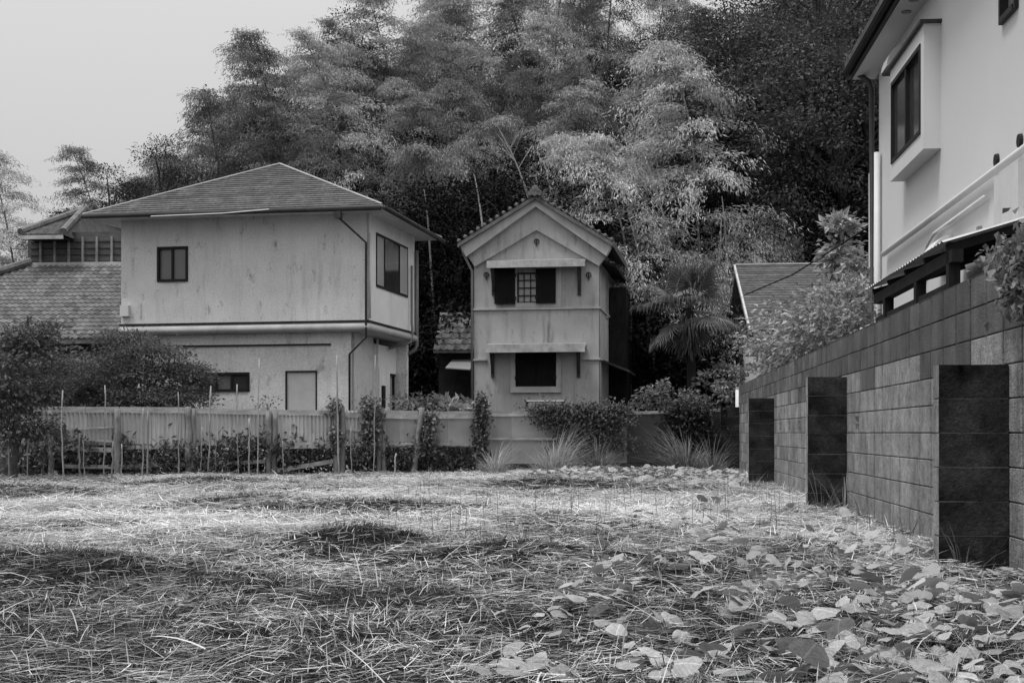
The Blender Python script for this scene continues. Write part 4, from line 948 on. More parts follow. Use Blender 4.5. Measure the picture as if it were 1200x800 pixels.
for (Y, sp, pa, pb) in rowsY:
    x = (pa-HX)/FPX*Y
    while x < (pb-HX)/FPX*Y:
        yy = Y+q.uniform(-1.5, 1.5); px = HX+x/yy*FPX
        k = q.randrange(6); sc = q.uniform(.82, 1.05)*(1.0 if Y < 56 else 1.12)
        if not (Y < 46 and 740 < px < 900):
            if px > 840 and q.random() < .55 or q.random() < .10:
                p = BRO[q.randrange(4)]; X = (px-HX)/FPX*yy; kind = 'leafy broadleaf tree' if p[0] == 'broadleaf_tree' else 'dark evergreen tree'
                plant(p, (X, yy, float(H(X, yy))-.1), q.uniform(0, 6.28), q.uniform(.95, 1.25), kind+' among the bamboo '+zone(px), 'trees among the bamboo')
            else:
                o = put_bamboo(px, yy, k, q.uniform(0, 6.28), sc)
                if q.random() < .32: paler(o)
        x += sp*q.uniform(.75, 1.25)
# dark trees and bamboo between the two left houses' roofs and on the left skyline
for (px, Y, i, sc) in [(95, 44, 2, .92), (130, 45, 3, .86), (165, 46, 2, 1.02), (72, 43, 2, .62), (190, 47, 3, .95)]:
    X = (px-HX)/FPX*Y; plant(BRO[i], (X, Y, float(H(X, Y))-.1), q.uniform(0, 6.28), sc, 'dark evergreen tree on the skyline between the tiled house and the hipped roof', 'dark skyline trees')
for (px, Y, k, sc) in [(130, 48, 3, .84), (205, 48, 0, .82), (262, 50, 3, .92), (110, 47, 0, .74), (310, 50, 5, .98), (252, 50, 3, .95), (375, 53, 3, .95), (405, 54, 0, 1.03), (440, 54.5, 3, 1.0), (470, 56, 3, 1.08), (500, 58, 0, 1.2), (530, 60, 3, 1.12), (190, 48, 3, .82), (150, 48, 0, .8), (84, 46, 0, .7), (288, 50.5, 3, 1.02), (322, 51, 0, 1.12), (350, 52, 3, 1.06), (228, 49, 5, .8), (160, 49, 3, .86), (-20, 46, 0, .72), (8, 45, 5, .62)]:
    o = put_bamboo(px, Y, k, q.uniform(0, 6.28), sc)
    if q.random() < .45: paler(o)
# foreground broadleaf mass, upper right, and edge-of-wood undergrowth
for (px, Y, i, sc) in [(935, 45, 0, 1.3), (985, 44, 1, 1.12), (905, 47, 1, 1.2), (960, 49, 1, 1.35), (1020, 46, 3, 1.2)]:
    X = (px-HX)/FPX*Y; plant(BRO[i], (X, Y, float(H(X, Y))-.1), q.uniform(0, 6.28), sc, 'large leafy tree on the slope left of the white house eaves', 'large leafy trees on the slope')
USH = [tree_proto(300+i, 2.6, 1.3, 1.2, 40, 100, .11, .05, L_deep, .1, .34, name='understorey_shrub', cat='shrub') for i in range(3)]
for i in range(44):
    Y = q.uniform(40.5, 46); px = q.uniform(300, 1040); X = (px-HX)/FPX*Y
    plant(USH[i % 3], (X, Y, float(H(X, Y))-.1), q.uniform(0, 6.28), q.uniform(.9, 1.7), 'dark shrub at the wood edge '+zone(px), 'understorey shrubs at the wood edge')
# bleached bare culms
def bare_culm(p0, p1, Y, bend, label, twigs=True):
    a = np.array(at(*p0, Y)); b = np.array(at(*p1, Y)); ap_ = a.copy()
    n = 10; t = np.linspace(0, 1, n)[:, None]; P = (b-a)*t+np.array((bend, 0, 0))*np.sin(t*math.pi)
    z0 = a[2]-float(H(a[0], a[1])); ex = P[0]+(P[0]-P[1])/np.linalg.norm(P[0]-P[1])*max(0, z0+.2)*1.05
    P = np.vstack([ex, P])
    th__ = thing('bare_culm', label, 'bamboo', tuple(a), 0, 'bleached bare culms')
    m = MB(); m.tube(P, np.linspace(.04, .014, n+1), 6, False); m.build('culm', M_deadculm, th__, True)
    if twigs:
        m = MB(); r = random.Random(int(p0[0]))
        for k in range(12):
            i = r.randrange(5, n); s = P[i]; d = np.array((r.choice((-1, 1))*r.uniform(.3, .6), r.uniform(-.3, .3), r.uniform(.4, .9))); m.tube([s, s+d], [.01, .004], 3, False)
        m.build('twigs', M_deadculm, th__)
bare_culm((788, 312), (748, 165), 41.3, .15, 'pale bare bamboo culm leaning right of the storehouse roof')
bare_culm((618, 228), (590, 160), 42.5, .05, 'bleached bare culm with twigs standing behind the storehouse ridge')
bare_culm((566, 270), (556, 205), 42.6, .02, 'thin bare culm standing left of the storehouse gable', False)
bare_culm((753, 330), (735, 245), 41.4, .05, 'thin bare culm standing close beside the storehouse eave', False)
bare_culm((852, 310), (846, 230), 41.2, .02, 'thin upright culm before the rounded low bamboo', False)
bare_culm((842, 310), (845, 255), 41.2, .02, 'shorter thin culm before the rounded low bamboo', False)
bare_culm((503, 280), (497, 222), 42.6, .02, 'thin bare culm standing by the right end of the hipped roof', False)

# ------------------------------------------------------------------ garden trees and shrubs
def one_tree(name, seed, loc, h, rx, rz_, n_cl, per, lsz, tr_, lm, label, base=.3, cl=.3, cat='tree', rz=0):
    p = tree_proto(seed, h, rx, rz_, n_cl, per, lsz, tr_, lm, base, cl, name, cat=cat)
    return plant(p, loc, rz, 1.0, label, None)
X, Y = at(18, 0, 22.6)[:2]
one_tree('garden_tree', 401, (X, Y, 0), 2.75, .62, 1.1, 48, 130, .09, .06, leafmat('corner_tree_leaf', .15, .25), 'dense small-leaved tree leaning over the left end of the corrugated fence', .25, .2)
# layered maple: flat tiers of fine leaves
def maple(loc, label):
    r = np.random.default_rng(77); t = thing('maple_tree', label, 'tree', loc, 0)
    tr = MB(); pos = []; dr = []; sh = []
    tr.tube([(0, 0, -.2), (.05, 0, .7), (-.05, .05, 1.4), (.05, 0, 2.1)], [.09, .075, .06, .03], 7, False)
    tiers = [(x_*.72, y_, z_, r_*.86) for (x_, y_, z_, r_) in [(-.75, 0, 2.25, 1.2), (.4, -.2, 2.5, .95), (1.15, .1, 2.15, .8), (-.1, -.4, 2.0, 1.0), (1.35, -.3, 1.6, .65), (-1.3, -.3, 1.75, .8), (.5, -.5, 1.55, .8), (-.5, -.5, 1.35, .8), (1.0, .2, 1.25, .7), (.1, .3, 1.1, .9), (-.95, .2, 1.1, .8), (1.7, .1, 2.0, .5), (-.1, .3, 2.75, .55), (.0, .4, 1.6, 1.2), (1.0, .5, 1.7, .9), (-1.2, .5, 1.5, .9)]]
    for (x, y, z, rr) in tiers:
        tr.tube([(0, 0, max(.5, z-.6)), (x*.5, y*.5, z-.15), (x, y, z-.03)], [.035, .025, .01], 4, False)
        for k in range(8):
            a = r.uniform(0, 6.28); tr.tube([(x*.6, y*.6, z-.1), (x+rr*.7*math.cos(a), y+rr*.7*math.sin(a), z+r.uniform(-.1, .1))], [.012, .004], 3, False)
        for k in range(24):
            a = r.uniform(0, 6.28); d = rr*math.sqrt(r.uniform(0, 1)); c = np.array((x+d*math.cos(a), y+d*math.sin(a), z-.16*(d/rr)**2+r.normal()*.07)); m_ = 75
            o = r.normal(size=(m_, 3))*np.array((.17, .17, .055)); pos.append(c+o); dr.append(o*3+np.array((math.cos(a), math.sin(a), -.3))*.5+r.normal(size=(m_, 3))*.5); sh.append(np.full(m_, r.uniform(.7, 1.25)))
    tr.build('trunk', M_bark, t, True); lf = MB(); pos = np.vstack(pos); ln = r.uniform(.05, .09, len(pos)); leaves(lf, pos, np.vstack(dr), ln, ln*.5, np.concatenate(sh), r=r); lf.build('crown', leafmat('maple_leaf', .115, .3), t)
maple((*at(148, 0, 26.9)[:2], 0), 'dark layered maple with drooping tiers before the lower floor of the stucco house')
bgt = [(40, 27.0, 2.2, .9, L_dark, 'dark bush filling the gap between the leafy corner tree and the maple'), (90, 28.2, 2.0, .9, L_dark, 'dark low bush behind the fence below the maple')]
for i, (px, Y, h, rx, lm, lab) in enumerate(bgt): one_tree('garden_bush', 420+i, (*at(px, 0, Y)[:2], 0), h, rx, h*.48, 34, 80, .09, .05, lm, lab, .1, .26, 'bush')
sprays = [(313, 27.2, 1.75, .18, L_shrub, 'thin leafy sapling between the low window and the hatch door', .07, 10), (478, 28.2, 1.85, .3, L_shrub, 'upright leafy shrub at the right corner of the stucco house', .10, 20), (500, 28.6, 1.5, .42, L_shrub, 'bushy shrub behind the leaning fence post', .11, 22),
          (528, 28.6, 1.62, .5, L_pale, 'large-leaved pale shrub above the fence between the two houses', .2, 16), (556, 28.9, 1.7, .28, L_pale, 'pale arching sprig beside the storehouse corner pipe', .2, 7), (775, 30.8, 2.2, .55, L_shrub, 'small conical shrub behind the dark stretch of fence', .09, 26), (800, 31.2, 2.0, .6, L_shrub, 'low rounded shrub beneath the fan palm', .09, 20),
          (868, 31.2, 2.6, .55, L_shrub, 'slender shrub with pale tips beside the white pole', .12, 24), (842, 31.6, 2.5, .7, L_shrub, 'straggly shrub between the palm and the block wall', .12, 22), (745, 31, 1.3, .4, L_pale, 'low tuft of pale leaves behind the fence by the storehouse', .12, 10)]
for i, (px, Y, h, rx, lm, lab, lsz, ncl) in enumerate(sprays):
    one_tree('garden_shrub', 440+i, (*at(px, 0, Y)[:2], 0), h, rx, h*.42, ncl, 45, lsz, .025, lm, lab, .2, .13 if lsz < .15 else .16, 'shrub')
# shrubs leaning over the block wall
rsh = [(1.3, 26.5, 3.75, 1.2, 'leafy shrub spilling over the wall before the ribbed roof'), (1.2, 23.6, 3.5, 1.1, 'dense flowering shrub behind the middle of the block wall'), (1.05, 21.2, 3.4, .95, 'round bushy shrub behind the wall close to the lean-to'), (2.0, 24.6, 3.7, .9, 'taller shrub behind the wall with loose pale tips'), (1.3, 28.6, 3.0, .8, 'shrub covering the white wall corner of the low house'), (1.6, 19.6, 2.7, .6, 'low shrub squeezed between lean-to and wall')]
for i, (lx, ly, h, rx, lab) in enumerate(rsh):
    one_tree('wall_shrub', 470+i, (*W.world(lx, ly), 0), h, rx, h*.36, 64, 75, .11, .05, L_shrub if i % 2 else leafmat('flowering_shrub_leaf', .36, .25), lab, .3, .22, 'shrub')
one_tree('wall_shrub', 490, (*at(980, 0, 24.5)[:2], 0), 4.85, .17, .75, 20, 30, .16, .03, L_pale, 'tall slim shoot with pale leaves standing above the ribbed roof', .5, .12, 'shrub')
one_tree('wall_shrub', 491, (*at(1009, 0, 24.0)[:2], 0), 4.2, .22, .5, 10, 30, .17, .03, L_pale, 'shorter slim shoot with pale leaves beside the white house downpipe', .5, .12, 'shrub')
# ivy hanging over the near wall top
def leaf_clump(name, label, cat, boxes, lsz, lm, seed, n, droop=-.5, stem=True, asp=.75, face=None):
    r = np.random.default_rng(seed); base = boxes[0]
    t = thing(name, label, cat, tuple(base[:3]), 0)
    pos = []; per = n//len(boxes)
    for (x, y, z, sx, sy, sz) in boxes: pos.append(np.array((x, y, z))-np.array(base[:3])+r.normal(size=(per, 3))*np.array((sx, sy, sz)))
    pos = np.vstack(pos); N = len(pos); d = r.normal(size=(N, 3))*.7+np.array((0, -.35, droop)); ln = r.uniform(.7, 1.3, N)*lsz
    nr = None if face is None else r.normal(size=(N, 3))*.5+np.array(face)
    lf = MB(); leaves(lf, pos, d, ln, ln*asp, r.uniform(.65, 1.35, N), nr, r=r); lf.build('foliage', lm, t)
    if stem:
        m = MB()
        for (x, y, z, sx, sy, sz) in boxes:
            p = np.array((x, y, z))-np.array(base[:3]); m.tube([p-(0, 0, sz*2), p, p+(sx*.5, 0, sz*2)], [.012, .01, .005], 4, False)
        m.build('stem', M_bark, t)
    return t
p_ = W.side(1195, 330, .0)[0]
bx_ = []
for k in range(9):
    ly = 5.5+k*.3; wx, wy_ = W.world(.02, ly); bx_.append((wx, wy_, 1.80, .08, .12, .05))
wx, wy_ = W.world(-.08, 7.45); bx_ += [(wx, wy_, 1.70, .04, .12, .09), (*W.world(-.06, 7.1), 1.72, .05, .2, .1), (*W.world(-.09, 7.3), 1.58, .04, .14, .08)]
leaf_clump('wall_creeper', 'leafy creeper spilling over the top of the block wall beside the meter cabinet', 'creeper', bx_, .055, L_shrub, 51, 4200)
# ivy on fence posts and the ivy mass
def fpt(px, z, off=-.12): X_, Y_ = FN.world(fx(px), off); return X_, Y_, z
leaf_clump('ivy_column', 'dark ivy wrapped round the fence post by the storehouse corner', 'ivy', [(*fpt(561, z_), .07, .06, .10) for z_ in np.arange(.35, 1.4, .13)], .085, L_ivy, 61, 1100)
leaf_clump('vine_column', 'leafy vine climbing the fence post below the house corner', 'vine', [(*fpt(434+q.uniform(-4, 4), z_), .09, .06, .09) for z_ in (1.35, 1.25, 1.15, 1.05, .95, .85, .75)], .085, L_shrub, 62, 800)
leaf_clump('vine_column', 'thin vine over the paired fence posts left of the house corner', 'vine', [(*fpt(391+q.uniform(-4, 5), z_), .06, .05, .07) for z_ in (1.35, 1.25, .8, .7, .65)], .075, L_shrub, 63, 350)
leaf_clump('vine_column', 'leafy vine hanging by the leaning fence post', 'vine', [(*fpt(501+q.uniform(-4, 4), z_), .1, .06, .1) for z_ in (1.1, .95, .85, .7, .55)], .08, L_shrub, 64, 480)
bx_ = [(*fpt(px, z_, -.12), .2, .07, .11) for px in range(636, 728, 11) for z_ in (1.24, 1.1, .92, .74, .55) if q.random() < (.95 if z_ > 1 else .62) and not (px < 655 and z_ < 1)]+[(*fpt(px, 1.3, 0), .2, .1, .05) for px in range(630, 735, 15)]
leaf_clump('ivy_mass', 'dense dark ivy mass draped over the fence before the storehouse', 'ivy', bx_, .065, L_ivy, 65, 7000, stem=False)
bx_ = [(*fpt(px, z_, -.12), .2, .08, .14) for px in range(786, 830, 12) for z_ in (1.3, 1.15, .95, .7, .5)]
leaf_clump('ivy_mass', 'shaded ivy over the dark fence end next to the block pier', 'ivy', bx_, .08, L_dark, 66, 2600, stem=False)
# weeds at the foot of the fence
r9 = np.random.default_rng(9)
for i, (a, b) in enumerate([(10, 75), (76, 133), (145, 216), (228, 310), (324, 388), (405, 440), (450, 486), (500, 555)]):
    n_ = max(3, (b-a)//9); bb = [(*fpt(px, z_, q.uniform(-.1, .5)), .14, .14, .13) for px in np.linspace(a, b, n_) for z_ in ((.2, .45) if q.random() < .6 else (.2, .6))]
    names_ = ['under the leafy corner tree', 'below the stained corrugated sheet by the corner tree', 'between the single post and the first paired posts', 'between the two paired posts', 'above the slanting rail', 'below the vine-covered post', 'beside the leaning post', 'between the leaning post and the ivy column']
    leaf_clump('fence_weeds', 'dark leafy weeds growing through the fence foot '+names_[i], 'weeds', bb, .12, L_ivy if i not in (0,) else L_shrub, 80+i, 130*len(bb), droop=.1, asp=.4)
# grass tussocks: arching blades
def tussock(name, label, cat, loc, n, L, spread, lm, seed, wd=.010, arch=1.0, tone=1.0):
    r = np.random.default_rng(seed); t = tag(link(name, None), label, cat) if False else None
    az = r.uniform(0, 2*math.pi, n)+.8*np.sin(r.uniform(0, 2*math.pi, n)); el = R(88)-np.abs(r.normal(size=n))*spread; ln = L*r.uniform(.2, 1.1, n)*(1+.35*np.cos(az-seed))
    base = np.stack([np.cos(az), np.sin(az), np.zeros(n)], 1)*r.uniform(0, .34, n)[:, None]*L
    seg = 4; P = [base]; out = np.stack([np.cos(az), np.sin(az)], 1); ang = el.copy()
    for s in range(seg):
        st = np.stack([out[:, 0]*np.cos(ang), out[:, 1]*np.cos(ang), np.sin(ang)], 1)*(ln/seg)[:, None]; P.append(P[-1]+st); ang = ang-arch*r.uniform(.1, .45, n)
    sdv = np.stack([-out[:, 1], out[:, 0], np.zeros(n)], 1)*wd/2; V = []
    for s in range(seg+1): f = (1-s/seg)**.7+.08; V += [P[s]-sdv*f, P[s]+sdv*f]
    V = np.stack(V, 1); k = 2*(seg+1); i = np.arange(n)[:, None]*k; Q = np.concatenate([i+np.array([[2*s, 2*s+1, 2*s+3, 2*s+2]]) for s in range(seg)])
    mb = MB(); mb.add(V.reshape(-1, 3), Q, shade=np.tile(r.uniform(.6, 1.3, n)*tone, seg)); o = mb.build(name, lm); o.location = loc
    return tag(o, label, cat)
gz_ = lambda X, Y: float(H(X, Y))-.03
def tus(px, py, *a, **k):
    X, Y = gnd(px, py); return tussock(a[0], a[1], a[2], (X, Y, gz_(X, Y)), *a[3:], **k)
tus(806, 555, 'grass_tussock', 'tall arching grass tussock before the dark fence end', 'grass', 600, 1.0, .55, leafmat('tussock_blade', .24, .3), 91, wd=.02)
tus(835, 556, 'grass_tussock', 'grass tussock close against the block pier', 'grass', 260, .8, .6, leafmat('tussock_blade', .24, .3), 92, wd=.016)
tus(700, 556, 'weed_tuft', 'feathery weed tuft at the foot of the ivy mass', 'weeds', 420, .75, .7, leafmat('tussock_blade', .24, .3), 93, wd=.018)
tus(648, 557, 'weed_tuft', 'wispy pale weed spray left of the ivy mass', 'weeds', 800, .95, .62, leafmat('wispy_weed', .36, .35), 94, wd=.012)
tus(580, 557, 'weed_tuft', 'low wispy weed spray before the ivy column', 'weeds', 500, .6, .8, leafmat('wispy_weed', .36, .35), 95, wd=.012)
for i, (px, py, L) in enumerate([(1130, 668, .32), (1152, 664, .22), (965, 600, .42), (990, 600, .35), (1010, 606, .25), (1060, 630, .22), (880, 574, .25)]):
    X, Y = gnd(px, py); tussock('grass_tuft', ['long-bladed grass tuft in front of the squat buttress', 'short grass tuft against the squat buttress face', 'tall grass tuft before the tall buttress', 'grass tuft at the tall buttress where it meets the wall', 'grass tuft between the tall and the squat buttress by the air-brick', 'small grass tuft at the wall foot near the squat buttress', 'small grass tuft at the buttress between the air-brick groups'][i], 'grass', (X, Y, gz_(X, Y)), 26, L*1.5, .45, leafmat('tuft_blade', .2, .3), 100+i, wd=.010)

# ------------------------------------------------------------------ fan palm
pm = thing('fan_palm', 'fan palm with shaggy trunk between the storehouse and the low house', 'palm', (*at(808, 0, 32.5)[:2], 0))
m = MB(); zc = at(808, 362, 32.5)[2]
m.tube([(0, 0, -.2), (.05, 0, zc*.5), (0, 0, zc)], [.10, .11, .10], 8, False); m.build('trunk', M_darkwood, pm, True)  # trunk coloured near-black to sink into the shade around it
r8 = np.random.default_rng(8)
for k in range(26):
    az = k*2.4+r8.uniform(-.3, .3); el = R([62, 35, 10, -15, -38][k % 5]+r8.uniform(-8, 8)); L = r8.uniform(.55, .8); d = np.array((math.cos(az)*math.cos(el), math.sin(az)*math.cos(el), math.sin(el)))
    b = np.array((0, 0, zc)); c = b+d*L; lf = MB(); lf.tube([b, b+d*L*.5, c], [.016, .014, .010], 4, False, .8)
    sdv = norm(np.cross(d, (0, 0, 1))); up = np.cross(sdv, d); n = 26
    a = np.linspace(-1.9, 1.9, n); dirs = np.cos(a)[:, None]*d+np.sin(a)[:, None]*sdv+np.array((0, 0, -.12)); ll = .74*(1-.12*np.abs(a))
    leaves(lf, np.repeat(c[None], n, 0), dirs, ll, .055, r8.uniform(.7, 1.3, n), np.repeat(up[None], n, 0), r=r8)
    tipn = c+norm(dirs)*ll[:, None]; leaves(lf, tipn-norm(dirs)*.12, dirs*.5+np.array((0, 0, -.9)), .22, .03, .9, r=r8)
    lf.build('frond', L_palm, pm)
dd = MB(); n = 500; th0 = r8.uniform(0, 6.28, n); zz = zc-r8.uniform(.1, .9, n); leaves(dd, np.stack([.13*np.cos(th0), .13*np.sin(th0), zz], 1), np.stack([np.cos(th0)*.5, np.sin(th0)*.5, -np.ones(n)], 1), r8.uniform(.2, .5, n), .04, r8.uniform(.5, 1.1, n), r=r8); dd.build('dead_skirt', L_ivy, pm)

# ------------------------------------------------------------------ meadow: cut straw, stubble and green regrowth
def inside(X, Y):
    fy = 24+(X+9)*(5.3/13.49)
    return (X < 2.16+.0919*Y-.02) & (Y < fy-.05)
def scatter(n, y0, y1, seed, pw=1.0):
    r = np.random.default_rng(seed); u = r.random(n); Y = y0*(y1/y0)**u if pw == 1 else (y0**pw+(y1**pw-y0**pw)*u)**(1/pw)
    X = r.uniform(-.44*Y-1.2, .36*Y+1.2); k = inside(X, Y); return X[k], Y[k], r
def greenmask(X, Y):
    g = fbm(X, Y, .55, 3, 5.0)
    mm = np.clip((g-.47)*6, 0, 1)*.6
    for (a, b, rx, ry, h) in MOUNDS: mm = np.maximum(mm, np.exp(-(((X-a)/(rx*1.0))**2+((Y-b)/(ry*1.0))**2))*1.1)
    mm = np.maximum(mm, np.clip((6.6-Y)/1.8, 0, .5)*np.clip(.35+1.3*fbm(X, Y, 1.1, 2, 9.0), .3, 1.2))
    return np.clip(mm, 0, 1)
def blades(mb, X, Y, az, el, L, wd, curl, shade, zo, seg=2):
    n = len(X); out = np.stack([np.cos(az), np.sin(az)], 1); P = np.stack([X, Y, H(X, Y)+zo], 1); ang = el.copy(); PP = [P]
    for s in range(seg):
        st = np.stack([out[:, 0]*np.cos(ang), out[:, 1]*np.cos(ang), np.sin(ang)], 1)*(L/seg)[:, None]; PP.append(PP[-1]+st); ang = ang+curl
    tw = rng.uniform(-1, 1, n); sdv = np.stack([-out[:, 1], out[:, 0], tw*.6], 1)*(wd/2)[:, None]; V = []
    for s in range(seg): f = 1-.3*s/seg; V += [PP[s]-sdv*f, PP[s]+sdv*f]
    V.append(PP[seg]); V = np.stack(V, 1); k = 2*seg+1; i = np.arange(n)[:, None]*k
    Q = np.concatenate([i+np.array([[2*s, 2*s+1, 2*s+3, 2*s+2]]) for s in range(seg-1)]) if seg > 1 else None
    T_ = i+np.array([[2*seg-2, 2*seg-1, 2*seg]])
    mb.V.append(V.reshape(-1, 3)); mb.Q.append(Q+mb.n); mb.SQ.append(np.tile(shade, seg-1)); mb.T.append(T_+mb.n); mb.ST.append(shade); mb.n += n*k
straw = MB(); green = MB()
X, Y, r = scatter(340000, 2.6, 29, 1, .55)
gm = greenmask(X, Y); hole = np.clip((fbm(X, Y, 4.5, 2, 7.0)-.5)*7, 0, 1)*np.clip((14-Y)/5, .15, .9); keep = (r.random(len(X)) > gm*.72) & (r.random(len(X)) > hole); X, Y, gm = X[keep], Y[keep], gm[keep]; n = len(X)
wfac = np.clip(Y/7, .8, 2.2)
# lying straw, combed in drifting directions
az = fbm(X, Y, .6, 2, 2.0)*9+r.normal(size=n)*.75+np.where(r.random(n) < .5, math.pi, 0)
blades(straw, X, Y, az, r.normal(size=n)*.13+.03, r.uniform(.06, .24, n)*np.clip(Y/9, .75, 1.3), r.uniform(.002, .0044, n)*wfac, r.normal(size=n)*.10, (.2+1.25*r.random(n)**2.0*(1-.3*np.clip((Y-8)/6, 0, 1))+.34*np.clip((Y-7)/5, 0, 1))*(1-.4*gm)*np.clip(.45+1.1*fbm(X, Y, .9, 3, 12.0), .5, 1.3), r.uniform(-.01, .055, n)*(1+.5*gm))
# upright dry stubble
X, Y, r = scatter(15000, 2.6, 29, 2, .9); n = len(X); gm = greenmask(X, Y); wfac = np.clip(Y/7, .8, 2.2)
blades(straw, X, Y, r.uniform(0, 6.28, n), R(80)-np.abs(r.normal(size=n))*.5, r.uniform(.04, .13, n), r.uniform(.003, .006, n)*wfac, -r.uniform(0, .6, n), r.uniform(.5, 1.1, n)*(1-.3*gm), np.zeros(n))
# thin tall standing stems in the middle
Xs = r.uniform(-1.2, 3, 130); Ys = r.uniform(9, 17, 130); k = inside(Xs, Ys); Xs, Ys = Xs[k], Ys[k]; n = len(Xs)
blades(green, Xs, Ys, r.uniform(0, 6.28, n), R(86)-np.abs(r.normal(size=n))*.12, r.uniform(.2, .5, n), np.full(n, .005), np.zeros(n), r.uniform(1.0, 2.0, n), np.zeros(n))
# long bent stalks close to the camera
X, Y, r = scatter(500, 2.6, 8.5, 4, 1.2); n = len(X)
blades(straw, X, Y, r.uniform(0, 6.28, n), r.uniform(.0, .7, n), r.uniform(.15, .42, n), r.uniform(.003, .006, n), -r.uniform(.05, .35, n), r.uniform(.5, 1.0, n), r.uniform(.0, .06, n), seg=4)
# green regrowth
X, Y, r = scatter(260000, 2.6, 29, 3, .75); gm = greenmask(X, Y); keep = r.random(len(X)) < .16+.84*gm; X, Y, gm = X[keep], Y[keep], gm[keep]; n = len(X); wfac = np.clip(Y/7, .8, 2.2)
blades(green, X, Y, r.uniform(0, 6.28, n), R(50)-np.abs(r.normal(size=n))*.6, r.uniform(.03, .10, n)*(.7+.7*gm), r.uniform(.003, .006, n)*wfac, -r.uniform(.1, .9, n), r.uniform(.35, 1.1, n), np.full(n, -.005))
o = straw.build('cut_straw', L_straw); o['kind'] = 'stuff'; o['label'] = 'pale cut straw and stubble covering the vacant lot'; o['category'] = 'straw'
o = green.build('green_grass', L_green); o['kind'] = 'stuff'; o['label'] = 'dark green regrowth in tufts among the cut straw'; o['category'] = 'grass'

# ------------------------------------------------------------------ creeper with big heart-shaped leaves, right foreground
def heart(seed):
    """rounded heart leaf: rings of points from the stalk outwards, folded at the midrib, edges drooping and waved"""
    r = random.Random(seed); n = 18; cup = r.uniform(.05, .38); dr_ = r.uniform(.5, 1.1); bend = r.uniform(.1, .7); sk = r.uniform(-.14, .14); ph = r.uniform(0, 6)
    def out(k):
        a = 2*math.pi*k/n; x = .5*math.sin(a)*(1+.06*math.sin(3*a)); y = .42-.46*math.cos(a)+(.13*math.exp(-(min(a, 2*math.pi-a)/.35)**2))+(.1*math.exp(-((a-math.pi)/.5)**2))
        return x, y
    def f(x, y): return (x+sk*y*y, y, cup*abs(x)-dr_*x*x+.03*math.sin(8*y+ph)*(abs(x)*2)-bend*(y-.3)**2*.6+.03*math.sin(11*x+ph))
    V = [f(0, .40)]; T_ = []; Q_ = []
    for rr in (.52, 1.0):
        for k in range(n):
            x, y = out(k); e = 1 if rr < 1 else 1+r.uniform(-.04, .04); V.append(f(x*rr*e, .40+(y-.40)*rr*e))
    for k in range(n):
        j = (k+1) % n; T_.append((0, 1+k, 1+j)); Q_.append((1+k, 1+n+k, 1+n+j)); Q_.append((1+k, 1+n+j, 1+j))
    m = MB(); m.add(V, t=T_+Q_, shade=1.0); return m
HM = [heart(i) for i in range(7)]; HME = []
for h_ in HM:
    me = h_.mesh('leaf', True); me.materials.append(L_creepv); HME.append(me)
cr = thing('ground_creeper', 'creeper with big pale heart-shaped leaves spreading over the straw by the block wall', 'creeper', (1.6, 6.0, 0))
spots = []
qq = random.Random(31)
def dens(px, py):
    d = 0.0
    if py > 640: d = max(d, min(1.3, (px-740-(800-py)*.2)/240))
    if py > 590 and px > 700+(660-py)*.9: d = max(d, .45)
    if 575 < py < 650 and px > 790: d = max(d, .55)
    if py > 700 and 580 < px < 700: d = max(d, .06)
    return d
while len(spots) < 640:
    Y = 4.0*(15/4.0)**qq.random(); X = qq.uniform(-.1*Y, .42*Y); px, py = HX+X/Y*FPX, HY+CAMZ/Y*FPX
    if not inside(np.array([X]), np.array([Y]))[0] or X > 2.16+.0919*Y-.12: continue
    if 2.1 < X and 7.7 < Y < 8.2: continue
    if qq.random() < dens(px, py)*(.35+1.2*float(fbm(np.array(X), np.array(Y), 1.6, 2, 4.0))): spots.append((X, Y))
spots.sort(key=lambda s: s[1])
far = MB()
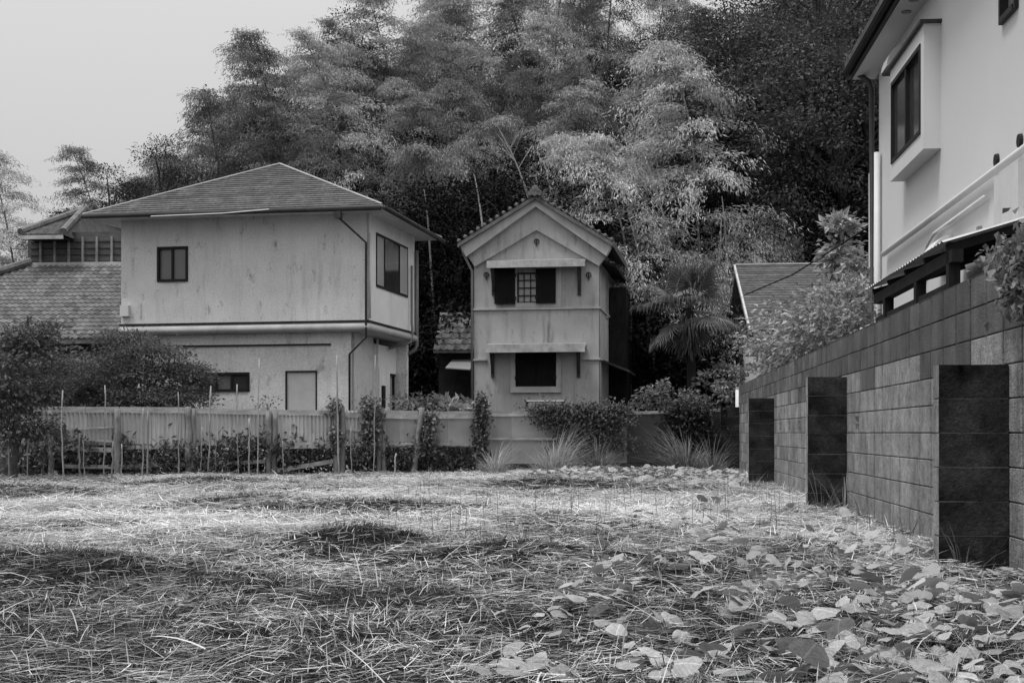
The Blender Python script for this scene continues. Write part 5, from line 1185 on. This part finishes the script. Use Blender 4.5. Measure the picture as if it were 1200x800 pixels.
def leafmatx(X, Y, s):
    e = Matrix.Rotation(qq.uniform(0, 6.28), 4, 'Z') @ Matrix.Rotation(qq.gauss(0, .36), 4, 'X') @ Matrix.Rotation(qq.gauss(0, .36), 4, 'Y') @ Matrix.Diagonal((s*qq.uniform(.85, 1.2), s, s, 1))
    return Matrix.Translation((X, Y, float(H(X, Y))+qq.uniform(.025, .085))) @ e
stems = MB()
for i, (X, Y) in enumerate(spots):
    s = qq.uniform(.05, .12); M4 = leafmatx(X, Y, s)
    if i < 295:
        o = link('leaf', HME[i % 7], cr); o.matrix_local = Matrix.Translation((-1.6, -6, 0)) @ M4
        z = M4.translation; b = np.array((z.x-1.6, z.y-6, z.z)); stems.tube([b+(qq.uniform(-.05, .05), qq.uniform(-.05, .05), -z.z+float(H(X, Y))-.02), b], [.0022, .002], 4, False)
    else:
        h_ = HM[i % 7]; V = np.vstack(h_.V); A = np.array(M4); V = V@A[:3, :3].T+A[:3, 3]-np.array((1.6, 6, 0)); far.add(V, t=np.vstack(h_.T), shade=qq.uniform(.7, 1.3))
for i in range(1500):                                   # pale leaf carpet along the back right of the lot and the wall foot
    if i < 750: px = qq.uniform(620, 870); py = qq.gauss(560, 5.5)+(870-px)*-.012; py = max(549, py)
    else: py = qq.uniform(560, 640); px = qq.uniform(690+(640-py)*1.2, 1000)
    X, Y = gnd(px, py)
    if Y > 28.2 or not inside(np.array([X]), np.array([Y]))[0] or X > 2.16+.0919*Y-.1: continue
    if i >= 750 and qq.random() > .0+.8*float(fbm(np.array(X), np.array(Y), .8, 2, 6.0)) - .25: continue
    h_ = HM[i % 7]; V = np.vstack(h_.V); A = np.array(leafmatx(X, Y, qq.uniform(.07, .13) if i >= 750 else qq.uniform(.09, .17))); V = V@A[:3, :3].T+A[:3, 3]-np.array((1.6, 6, 0)); far.add(V, t=np.vstack(h_.T), shade=qq.uniform(.7, 1.3))
o = far.build('far_leaves', L_creep, cr, True); o['kind'] = 'stuff'
o = stems.build('stems', leafmat('creeper_stem', .2, .1), cr); o['kind'] = 'stuff'
